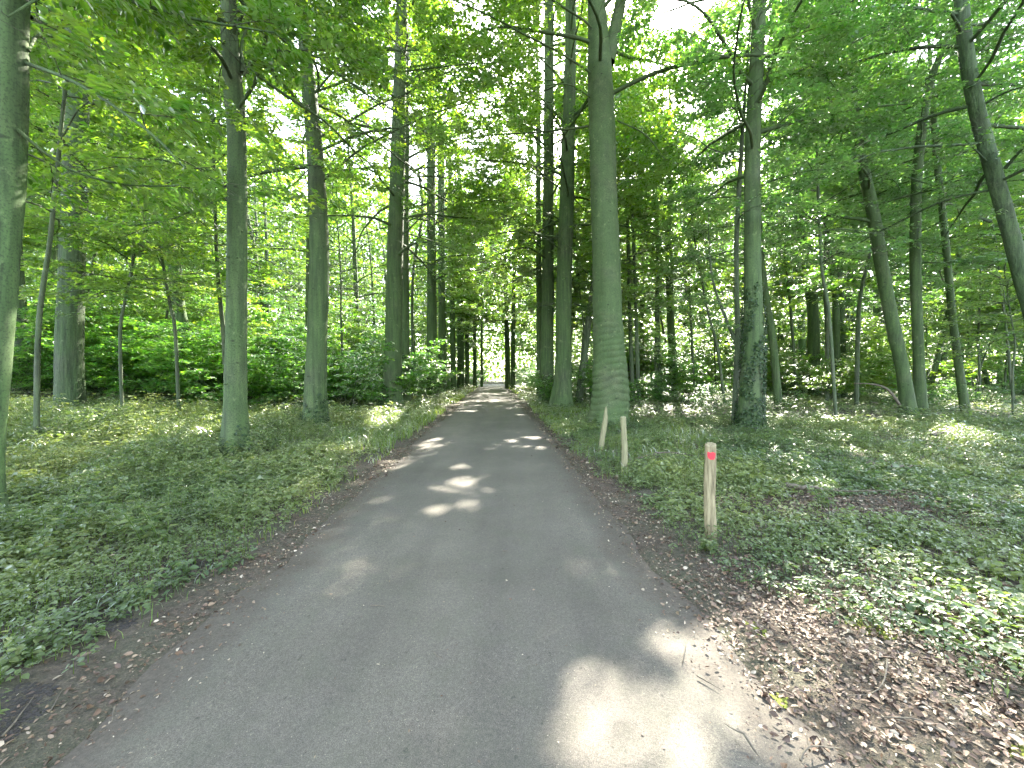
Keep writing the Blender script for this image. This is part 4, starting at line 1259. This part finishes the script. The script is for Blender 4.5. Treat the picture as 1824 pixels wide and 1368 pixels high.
# taller herbs standing out of the carpet
g3 = np.random.default_rng(91)
HB = []
for k in range(4):
    g = np.random.default_rng(400 + k); can = Canopy(); tb = MB()
    hgt = [.45, .6, .38, .8][k]
    nst = [5, 6, 7, 7][k]
    lv = []
    for q in range(nst):
        az = g.uniform(0, 6.28)
        P = smooth_path(grow((g.normal(0, .05), g.normal(0, .05), -.02), az, g.uniform(.9, 1.45), hgt * g.uniform(.7, 1.2), .004, .5, 6, .1, g, .0015), .06)
        tb.add(*tube(P, 4))
        for f in np.linspace(.25, 1, 8):
            c = P[int(f * (len(P) - 1)), :3]
            for s2 in (0, math.pi):
                a = az + f * 9 + s2 + g.normal(0, .2)
                lv.append((c, (math.cos(a), math.sin(a), -.1), .105 * (1.15 - .5 * f)))
    C = np.array([l[0] for l in lv]); A = np.array([l[1] for l in lv]); S_ = np.array([l[2] for l in lv])
    V, Q, R = leaves(C, A, np.array([0, 0, 1.0]) + g.normal(0, .2, (len(C), 3)), S_, .6, 2, None, g)
    HB.append((tb.mesh('stem', GRASS, True), mesh('leaves', V, Q, LEAF_COVER, False, R)))


def herb(x, y, k, s, label, group=None):
    root = thing('herb', (x, y, float(H(x, y))), label, 'plant', group)
    root.rotation_euler = (0, 0, g3.uniform(0, 6.28)); root.scale = (s, s, s)
    obj('stem', HB[k][0], parent=root); obj('foliage', HB[k][1], parent=root)


for n, xr, yr, lab, grp in [(60, (-7.5, -2.9), (2.2, 7.5), 'leafy upright herb on the left verge before the first whole beech', 'upright herbs on the near left verge'),
                            (70, (-16, -6.2), (8, 15), 'tall sunlit herb in the meadow patch behind the left verge', 'tall herbs of the sunny left patch'),
                            (22, (-5.2, -3.3), (9, 17), 'pale herb along the left road edge between the beeches', 'herbs along the left road edge'),
                            (70, (2.2, 16), (3.2, 15), 'leafy herb rising from the ground cover around the posts and the ivy tree', 'herbs among the posts')]:
    c = 0
    while c < n:
        x = g3.uniform(*xr); y = g3.uniform(*yr)
        if off_road(x, y) < .8 or not free(x, y, .1): continue
        herb(x, y, g3.integers(4), g3.uniform(.6, 1.0) * (1.15 if y > 7.5 and x < -6 else .9), lab, grp); c += 1
for px, py, k, s, lab in [(28, 1010, 0, .8, 'big-leaved herb at the left edge below the huge trunk foot'), (110, 1010, 2, .8, 'leafy herb just right of the huge trunk foot'),
                          (45, 1180, 2, .55, 'small fern-like herb by the dark mud at the lower left'), (250, 1075, 2, .5, 'low herb hanging over the dark mud patch'),
                          (1262, 985, 2, .55, 'nettle-like herb right at the foot of the red-marked post')]:
    p = G(px, py); herb(p[0], p[1], k, s, lab)

# grass blades
def grass(n, poly, h, seed):
    g = np.random.default_rng(seed)
    x = g.uniform(poly[0], poly[1], n); y = g.uniform(poly[2], poly[3], n)
    k = (off_road(x, y) > .35) & (fbm(x * .9, y * .9, 95) > .47); x, y = x[k], y[k]; n = len(x)
    z = H(x, y) - .01; a = g.uniform(0, 6.28, n); L = h * g.uniform(.5, 1.3, n)
    D = np.stack([np.cos(a), np.sin(a), 0 * a], 1); S = np.stack([-np.sin(a), np.cos(a), 0 * a], 1)
    P0 = np.stack([x, y, z], 1); w = (.0014 + .0005 * y)[:, None]
    P1 = P0 + np.array([0, 0, .6]) * L[:, None] + D * .15 * L[:, None]; P2 = P0 + np.array([0, 0, .85]) * L[:, None] + D * .55 * L[:, None]
    V = np.stack([P0 - S * w, P0 + S * w, P1 + S * w * .8, P1 - S * w * .8, P2 + S * w * .15, P2 - S * w * .15], 1).reshape(-1, 3)
    b = np.arange(n)[:, None] * 6
    Q = np.concatenate([np.hstack([b, b + 1, b + 2, b + 3]), np.hstack([b + 3, b + 2, b + 4, b + 5])])
    return V, Q, np.tile(g.random(n), 2)


mb = MB()
for a in [(3200, (-5.6, -2.3, 2.2, 9), .11, 1), (16000, (-7.5, -2.4, 8, 30), .28, 2), (9000, (.9, 5, 6, 26), .22, 3), (16000, (-17, -6, 7.5, 16), .34, 4), (6000, (-6, 3, 26, 58), .3, 5), (2000, (2, 9, 2.5, 8), .10, 6)]:
    mb.add(*grass(*a))
obj('grass', mb.mesh('grass', GRASS), label='thin grass growing along both road verges', cat='grass', kind='stuff')

# ---------------------------------------------------------------- dead leaves, crumbs, mud, moss
def litter(n, xr, yr, size, seed, fn, lift=.012, curl=.5):
    g = np.random.default_rng(seed)
    x = g.uniform(*xr, n); y = g.uniform(*yr, n)
    k = g.random(n) < fn(x, y); x, y = x[k], y[k]; n = len(x)
    d = off_road(x, y)
    z = np.where(d < 0, .028, H(x, y) + .004) + g.random(n) * lift
    a = g.uniform(0, 6.28, n)
    A = np.stack([np.cos(a), np.sin(a), g.normal(0, .22, n)], 1)
    Nn = np.array([0, 0, 1.0]) + g.normal(0, curl, (n, 3))
    return leaves(np.stack([x, y, z], 1), A, Nn, size * g.uniform(.35, 1.3, n), g.uniform(.35, .8, n)[:, None], 2, np.clip(g.random(n) ** 2.2 * .95 + .6 * (fbm(x * 3, y * 3, seed) - .4), 0, 1), g)


def edge_d(x, y):
    d = off_road(x, y); r = x > 0
    wr = np.interp(y, [0, 2, 3, 4, 8, 60], [1.9, 1.4, .8, .6, .45, .4])
    w = np.where(r, wr, .42)
    clump = .35 + .9 * fbm(x * 2.6, y * 2.6, 66, 3)
    return np.clip(1 - np.abs(d - w * .55) / (w * .75), 0, 1) ** .7 * clump


mb = MB()
mb.add(*litter(110000, (-5, 5), (1, 9), .024, 501, lambda x, y: edge_d(x, y) * .8 * (.3 + .9 * fbm(x * 1.5, y * 1.5, 3)) + .06 * (off_road(x, y) > 0)))
mb.add(*litter(26000, (-5, 7), (1, 7), .040, 502, lambda x, y: edge_d(x, y) * .45 * (.2 + fbm(x * 2, y * 2, 8)) + .10 * (off_road(x, y) > .2), .02))
mb.add(*litter(70000, (-9, 9), (6, 22), .06, 503, lambda x, y: edge_d(x, y) * .6 + .08 * (off_road(x, y) > .1)))
mb.add(*litter(60000, (1.2, 5.5), (1, 6), .034, 504, lambda x, y: np.clip(1.1 - np.hypot((x - 2.6) / 1.9, (y - 2.0) / 1.9), 0, 1) * .8 + np.exp(-(((x - 4.2) / 1.6) ** 2 + ((y - 4.9) / .7) ** 2)) * .5, .02))
obj('dead_leaves', mb.mesh('dead_leaves', LITTER), label='brown and bleached dead leaves lying along both road edges', cat='leaf litter', kind='stuff')
mb = MB()
mb.add(*litter(42000, (-3.2, 3.2), (1, 9), .012, 511, lambda x, y: np.clip(1 - np.abs(off_road(x, y) - .05) / .5, 0, 1) ** 1.6 + .02 * (off_road(x, y) < 0), .003))
mb.add(*litter(9000, (-3.2, 3.2), (1, 12), .022, 512, lambda x, y: np.clip(1 - np.abs(off_road(x, y)) / .45, 0, 1) ** 2 * .7 + .03 * (off_road(x, y) < 0), .004))
obj('leaf_crumbs', mb.mesh('leaf_crumbs', LITTER), label='fine crumbs of bark and bud scales strewn over the road edges', cat='leaf litter', kind='stuff')


def clods(name, poly, n, r, mat, label, cat, seed, flat=.55):
    g = np.random.default_rng(seed); P = gpoly(poly); mb = MB()
    lo = P.min(0); hi = P.max(0); c = 0; t = 0
    while c < n and t < n * 30:
        t += 1
        x = g.uniform(lo[0], hi[0]); y = g.uniform(lo[1], hi[1])
        if not inpoly(np.array([x]), np.array([y]), P)[0]: continue
        rr = r * g.uniform(.4, 1.2); z = float(H(x, y))
        th = np.linspace(0, 2 * math.pi, 9)[:-1]; rows = []
        for q, (hz, rm_) in enumerate([(-.3, .9), (.15, 1.0), (.5, .8), (.72, .4)]):
            w = rr * rm_ * (1 + .35 * g.normal(0, .6, 8).clip(-1, 1))
            rows.append(np.stack([x + np.cos(th) * w, y + np.sin(th) * w, z + rr * flat * hz + g.normal(0, rr * .06, 8)], 1))
        V = np.vstack(rows); Q = [(8 * a + b, 8 * a + (b + 1) % 8, 8 * a + 8 + (b + 1) % 8, 8 * a + 8 + b) for a in range(3) for b in range(8)]
        Q += [(24, 25, 26, 27), (24, 27, 28, 31), (28, 29, 30, 31)]
        mb.add(V, np.array(Q)); c += 1
    obj(name, mb.mesh(name, mat, True), label=label, cat=cat, kind='stuff')


clods('mud', [(280, 1040), (290, 1000), (350, 980), (400, 985), (380, 1010), (330, 1035)], 420, .011, MUD, 'dark churned mud by the left road edge, the farther patch', 'mud', 1)
clods('mud', [(100, 1140), (110, 1100), (170, 1090), (240, 1095), (245, 1120), (160, 1140)], 420, .011, MUD, 'dark churned mud by the left road edge, the middle patch', 'mud', 2)
clods('mud', [(-20, 1330), (-10, 1250), (40, 1220), (105, 1225), (80, 1270), (20, 1320)], 360, .010, MUD, 'dark churned mud at the lower left corner', 'mud', 3)
clods('moss', [(1355, 1262), (1360, 1240), (1385, 1235), (1402, 1245), (1400, 1262), (1375, 1268)], 130, .009, MOSS, 'yellow-green moss cushion on the sunny road edge', 'moss', 4)
clods('moss', [(1505, 1115), (1510, 1100), (1560, 1115), (1605, 1130), (1590, 1145), (1540, 1135)], 200, .012, MOSS, 'yellow-green moss streak among the sunlit dead leaves', 'moss', 5)
clods('moss', [(1795, 1355), (1800, 1335), (1824, 1330), (1840, 1360)], 60, .010, MOSS, 'yellow-green moss tuft in the lower right corner', 'moss', 6)
clods('moss', [(1325, 1112), (1335, 1105), (1370, 1130), (1360, 1140)], 60, .008, MOSS, 'thin moss strip between road and dead leaves', 'moss', 7)

# ---------------------------------------------------------------- twigs and fallen branches
def stick(name, pts, r0, label, cat, group=None, lift=.012, forks=0, mat=DEADWOOD, seg=7):
    L = []
    for k, (px, py, dz) in enumerate(pts):
        p = G(px, py, dz); on = off_road(p[0], p[1]) < 0
        L.append([p[0], p[1], (0.03 if on else float(H(p[0], p[1]))) + dz + lift, r0 * (1 - .7 * k / (len(pts) - 1))])
    L = smooth_path(L, .05)
    g = np.random.default_rng(int(abs(pts[0][0]) * 7 + abs(pts[0][1])))
    L[:, :3] += g.normal(0, r0 * .25, (len(L), 3))
    mb = MB(); mb.add(*tube(L, seg)); base = L[0, :3].copy()
    for q in range(forks):
        k = g.integers(len(L) // 4, len(L) - 1)
        d = L[min(k + 1, len(L) - 1), :3] - L[k - 1, :3]
        P = grow(L[k, :3], math.atan2(d[1], d[0]) + g.choice([-.8, .8]), .15, g.uniform(4, 12) * r0 * 2.2, L[k, 3] * .6, 0, 5, .15, g, .001)
        mb.add(*tube(P, 5))
    return obj(name, mb.mesh(name, mat, True, base), label=label, cat=cat, group=group) , base


def stick_at(*a, **k):
    o, b = stick(*a, **k); o.location = b; return o


stick_at('fallen_branch', [(1118, 826, 0), (1140, 818, .07), (1175, 808, .12), (1215, 812, .12), (1248, 818, .06), (1262, 826, 0)], .025, 'curved fallen branch arching through the plants right of the middle post', 'branch', forks=2)
stick_at('fallen_branch', [(1400, 868, .08), (1430, 872, .08), (1460, 876, .06), (1500, 880, .03)], .035, 'short thick fallen branch on the pale patch right of the marked post', 'branch', forks=1)
stick_at('fallen_branch', [(1545, 830, .10), (1580, 836, .09), (1640, 838, .06)], .03, 'straight dark fallen branch farther right in the ground cover', 'branch')
stick_at('fallen_branch', [(1660, 776, .16), (1690, 770, .14)], .05, 'stubby log end lying before the sunlit patch at right', 'branch')
LB = np.array([[*at(a, b, dd), r_] for a, b, dd, r_ in [(1604, 724, 15.2, .05), (1592, 706, 15.2, .048), (1577, 691, 15.3, .04), (1552, 684, 15.6, .03), (1520, 683, 16, .02)]])
LB = smooth_path(LB, .1); mb = MB(); mb.add(*tube(LB, 8))
o = obj('fallen_branch', mb.mesh('fallen_branch', DEADWOOD, True, LB[0, :3]), label='dead bent branch leaning down at the foot of the leaning pair', cat='branch'); o.location = LB[0, :3]
TW = [([(205, 1260, 0), (195, 1300, 0), (165, 1330, 0), (120, 1366, 0)], .004, 'long pale straw curving along the lower left road edge'),
      ([(1325, 1322, .03), (1340, 1345, .02), (1362, 1375, 0)], .007, 'dark forked twig at the bottom on the sunny road edge'),
      ([(1425, 1370, 0), (1440, 1345, .02), (1500, 1335, .02)], .006, 'thin forked twig beside the dead leaves at the bottom right'),
      ([(1580, 1180, .05), (1575, 1215, .03), (1555, 1240, .01), (1510, 1245, 0)], .005, 'hook-shaped bare twig among the sunlit dead leaves'),
      ([(1240, 1215, 0), (1285, 1240, 0)], .005, 'small pale stick on the sunlit asphalt'),
      ([(1370, 1235, 0), (1412, 1230, 0)], .004, 'little dark stick just above the moss cushion'),
      ([(1110, 1006, 0), (1136, 1018, 0)], .005, 'short dark stick at the right road edge below the marked post'),
      ([(895, 988, 0), (905, 987, 0)], .006, 'tiny dark twig alone on the middle of the road'),
      ([(774, 1173, 0), (780, 1180, 0), (788, 1183, 0)], .004, 'tiny bent twig on the near asphalt'),
      ([(660, 1086, 0), (685, 1088, 0)], .005, 'tiny straight twig on the left half of the road'),
      ([(1095, 865, 0), (1150, 905, 0)], .006, 'thin stick along the right road edge before the middle post'),
      ([(1200, 930, .0), (1230, 935, 0)], .007, 'dark stick between the road and the marked post'),
      ([(90, 1270, 0), (110, 1235, 0), (118, 1232, 0)], .003, 'short pale straw beside the lower left mud'),
      ([(0, 1318, 0), (25, 1290, .01), (60, 1245, .01)], .006, 'bleached curved twig across the mud in the lower left corner'),
      ([(1700, 1330, 0), (1640, 1290, .02), (1560, 1280, .02)], .006, 'brown twig half buried in dead leaves at lower right'),
      ([(1215, 1190, 0), (1222, 1150, 0)], .003, 'thin stalk lying at the edge of the sun patch')]
for p, r_, lab in TW: stick_at('twig', p, r_, lab, 'twig', forks=1 if 'fork' in lab or 'hook' in lab else 0, lift=.004, seg=5)
g4 = np.random.default_rng(5)
for k in range(40):
    y = g4.uniform(1.5, 8); s_ = g4.random() < .6
    x = (roadR(y) + g4.uniform(-.05, 1.2 if y < 4 else .5)) if s_ else (roadL(y) - g4.uniform(0, .7))
    a = g4.uniform(0, 3.14); l = g4.uniform(.05, .16)
    z = float(H(x, y)) + .012 if off_road(x, y) > 0 else .034
    P = grow((0, 0, 0), a, 0.02, l, .0028, 0, 5, .25, g4, .0008)
    me = MB(); me.add(*tube(P, 5))
    o = obj('twig', me.mesh('twig', DEADWOOD, True), label='small dry twig lying in the leaf litter of the road edge', cat='twig', group='small twigs along the road edges')
    o.location = (x, y, z)

# pale bare patch of sand under the short fallen branch
# ---------------------------------------------------------------- the wooden posts and stones
def post(pts_base, D, h, r, lean, label, mat, seed, top='flat'):
    p = at(*pts_base, D); x, y = p[0], p[1]; z0 = float(H(x, y))
    root = thing('wooden_post', (x, y, z0), label, 'post', 'wooden posts along the right road edge')
    n = 60; zz = np.linspace(-.08, h, n)
    P = np.stack([lean[0] * zz / h + .006 * np.sin(zz * 7 + seed), lean[1] * zz / h, zz, r * (1.06 - .10 * zz / h + .04 * np.sin(zz * 9 + seed) * np.exp(-((zz - .55) / .25) ** 2))], 1)
    def rad(th, P):
        z = P[:, 2:3]
        q = 1 + .035 * np.sin(2 * th + z * 2 + seed) + .03 * np.sin(5 * th + z * 3)
        q = q - .14 * np.exp(-((np.mod(th - 4.6 - .12 * np.sin(z * 8) + math.pi, 2 * math.pi) - math.pi) / .07) ** 2) * np.clip((.62 - z) * 5, 0, 1)
        q = q + .03 * (vnoise(th * 4, z * 14, seed) - .5)
        return q
    V, Q = tube(P, 40, rad, cap=False)
    seg = 40
    if top == 'flat':
        a = V[-seg:]; cxy = a.mean(0)
        a[:, 2] += (a[:, 0] - cxy[0]) * .10 + (a[:, 1] - cxy[1]) * .25
        inner = cxy + (a - cxy) * .86; inner[:, 2] += .006
        cc = inner.mean(0)[None]
        V = np.vstack([V[:-seg], a, inner, cc]); b = (n - 1) * seg
        Qi = [(b + k, b + (k + 1) % seg, b + seg + (k + 1) % seg, b + seg + k) for k in range(seg)]
        Qc = [(b + seg + k, b + seg + k + 1, b + seg + (k + 2) % seg, b + 2 * seg) for k in range(0, seg, 2)]
        Q = np.vstack([Q, Qi, Qc])
    else:
        # split and splintered: one side drops away to a point
        V2 = V.reshape(n, seg, 3); th = np.linspace(0, 2 * math.pi, seg, endpoint=False)
        lim = h * (.58 + .42 * (.5 + .5 * np.cos(th - 2.4)) ** 2.2) + .02 * np.sin(th * 11)
        for s in range(seg):
            over = V2[:, s, 2] > lim[s]
            V2[over, s, 2] = lim[s]
            kk = np.argmax(over) if over.any() else n - 1
            V2[over, s, :2] = V2[kk, s, :2]
        cen = np.array([[*V2[-1, :, :2].mean(0), h * .62]])
        V = np.vstack([V2.reshape(-1, 3), cen]); b = (n - 1) * seg
        Q = np.vstack([Q, [(b + k, b + k + 1, b + (k + 2) % seg, n * seg) for k in range(0, seg, 2)]])
    obj('shaft', mesh('shaft', V, Q, mat, True), parent=root)
    return root, x, y, z0, P, r


root, px_, py_, pz_, PP, pr = post((1265, 962), 3.9, .90, .054, (-.012, 0), 'bare wooden post with a red painted mark near its top', WOOD, 2)
# the red way mark, brushed on the side that faces the lane
fa = math.atan2(-py_, -px_) + .14
n = 14; m_ = 18
us = np.linspace(-1, 1, n); vs = np.linspace(-1, 1, m_)
V = []
for v in vs:
    wv = .62 * (1 - .45 * max(0, (-v - .15)) ** 1.2)
    for u in us:
        top_w = .034 * v + .004 * math.sin(u * 6)
        shrink = .006 * (abs(u) ** 3) * (1 if v < 0 else .25)
        zc = .80 + top_w + (shrink if v < 0 else -shrink)
        a = fa + u * wv + .05 * (v < -.3) * u
        rr = pr * 1.03 + .0045
        V.append((PP[-8, 0] + math.cos(a) * rr, PP[-8, 1] + math.sin(a) * rr, zc))
Q = [(r_ * n + c, r_ * n + c + 1, (r_ + 1) * n + c + 1, (r_ + 1) * n + c) for r_ in range(m_ - 1) for c in range(n - 1)]
obj('painted_mark', mesh('painted_mark', np.array(V), np.array(Q), REDP, True), parent=root, label='red painted way mark')
post((1113, 845), 6.4, .91, .046, (-.02, .02), 'plain mossy wooden post without a mark, middle one of the three', WOOD2, 5)
post((1070, 808), 8.2, .95, .052, (.13, 0), 'broken leaning wooden post split to a pointed splinter', WOOD2, 9, 'split')


def stone(px, py, r, label, seed):
    p = G(px, py); g = np.random.default_rng(seed); x, y = p[0], p[1]; z = float(H(x, y))
    nn, ss = 12, 18
    V = []
    for a in np.linspace(-math.pi / 2, math.pi / 2, nn):
        for b in np.linspace(0, 2 * math.pi, ss, endpoint=False):
            q = r * (1 + .22 * (float(vnoise(b * 1.3, a * 1.7, seed)) - .5) + .12 * math.sin(2 * b + seed))
            V.append((q * math.cos(a) * math.cos(b), q * math.cos(a) * math.sin(b) * .8, q * math.sin(a) * .85 + r * .45))
    Q = [(i_ * ss + j_, i_ * ss + (j_ + 1) % ss, (i_ + 1) * ss + (j_ + 1) % ss, (i_ + 1) * ss + j_) for i_ in range(nn - 1) for j_ in range(ss)]
    o = obj('stone', mesh('stone', np.array(V), np.array(Q), STONE, True), label=label, cat='stone'); o.location = (x, y, z)


stone(659, 740, .17, 'pale round stone in the grass before the close pair of beeches', 3)
stone(621, 758, .14, 'smaller mossy stone left of the pale round one', 5)
stone(1196, 888, .045, 'small grey stone between the middle post and the marked post', 7)


# ---------------------------------------------------------------- labels that say which one, by the nearest landmark of the photograph
MARKS = [(20, 'the nearest left beech'), (75, 'the pale slim tree'), (125, 'the broad dark oak'), (215, 'the crooked young tree'), (315, 'the pale leaning young tree'),
         (420, 'the nearest whole left beech'), (562, 'the ivy-footed left beech'), (698, 'the flared left beech'), (770, 'the pillar-like left beech'), (821, 'the broad far left trunk'),
         (910, 'the far twin trunks'), (973, 'the darker right beech'), (1000, 'the smooth leaning beech'), (1085, 'the thickest beech'), (1172, 'the tight pair of thin poles'),
         (1200, 'the mossy trunk'), (1270, 'the left-slanting thin stem'), (1335, 'the ivy tree'), (1385, 'the tree leaning behind the ivy tree'), (1452, 'the stout backlit trunk'),
         (1490, 'the thin curved sapling'), (1530, 'the young tree bending right'), (1630, 'the pair sharing one foot'), (1720, 'the knobbly slim tree'), (1804, 'the thin sapling at the edge')]
ORD = 'first second third fourth fifth sixth seventh eighth ninth tenth eleventh twelfth thirteenth fourteenth fifteenth sixteenth seventeenth eighteenth nineteenth twentieth twenty-first twenty-second twenty-third twenty-fourth twenty-fifth twenty-sixth twenty-seventh twenty-eighth'.split()
GM = [(50, 900, 'the nearest left beech'), (420, 815, 'the nearest whole left beech'), (562, 760, 'the ivy-footed left beech'), (698, 725, 'the flared left beech'), (230, 770, 'the sunny left patch'),
      (1083, 760, 'the thickest beech'), (1112, 845, 'the middle post'), (1265, 960, 'the marked post'), (1335, 765, 'the ivy tree'), (1460, 875, 'the short fallen branch'),
      (62, 700, 'the pale slim tree'), (122, 700, 'the broad dark oak'), (216, 685, 'the crooked young tree'), (318, 695, 'the pale leaning young tree'), 
      (1490, 745, 'the thin curved sapling'), (1630, 720, 'the pair sharing one foot'), (1720, 785, 'the sunlit patch at right')]
DESC = {'forest_tree': 'leafy forest tree', 'pole_tree': 'slim pole tree', 'shrub': 'green bush', 'herb': 'upright leafy herb'}
bins = {}
for o in list(COL.objects):
    gname = o.get('group')
    if o.parent is not None or not gname: continue
    kind = o.name.split('.')[0]
    x, y = o.location[0], o.location[1]
    if kind in ('forest_tree', 'pole_tree', 'shrub'):
        if y < 1: continue
        px = 912 + F * x / y
        if 'distant' in gname or 'clearing' in gname:
            where = gname; mk = ''
        k = min(range(len(MARKS)), key=lambda q: abs(MARKS[q][0] - px))
        side = 'left' if px < MARKS[k][0] else 'right'
        far_ = ' beyond the clearing' if y > 66 else ''
        bins.setdefault((kind, side, MARKS[k][1], far_), []).append((y, o))
    elif kind == 'herb':
        px = 912 + F * x / y; py = 668 + F * CAMH / y
        k = min(range(len(GM)), key=lambda q: (GM[q][0] - px) ** 2 + (GM[q][1] - py) ** 2)
        side = 'left' if px < GM[k][0] else 'right'
        bins.setdefault((kind, side, GM[k][2], ''), []).append((y, o))
TM = [(340, 1010, 'the farther mud patch'), (170, 1110, 'the middle mud patch'), (50, 1270, 'the corner mud patch'), (1380, 1252, 'the round moss cushion'), (1555, 1125, 'the yellow moss streak'),
      (1123, 1012, 'the short dark stick'), (1265, 960, 'the marked post'), (1112, 845, 'the middle post'), (420, 815, 'the nearest whole left beech')]
for o in list(COL.objects):
    if o.get('group', '') == 'small twigs along the road edges':
        x, y = o.location[0], o.location[1]; px = 912 + F * x / y; py = 668 + F * CAMH / y
        k = min(range(len(TM)), key=lambda q: (TM[q][0] - px) ** 2 + (TM[q][1] - py) ** 2)
        bins.setdefault(('twig', 'left' if px < TM[k][0] else 'right', TM[k][2], ''), []).append((y, o))
DESC['twig'] = 'small dry twig'
for (kind, side, mk, far_), L in bins.items():
    L.sort(key=lambda t_: t_[0])
    for q, (y, o) in enumerate(L):
        if q < len(ORD):
            o['label'] = (f"distant {'bush' if kind == 'shrub' else 'tree'}, {ORD[q]} back past the clearing, {side} of {mk}" if far_ else
                          f"{DESC[kind]}, {ORD[q]} back on the {side} of {mk}")
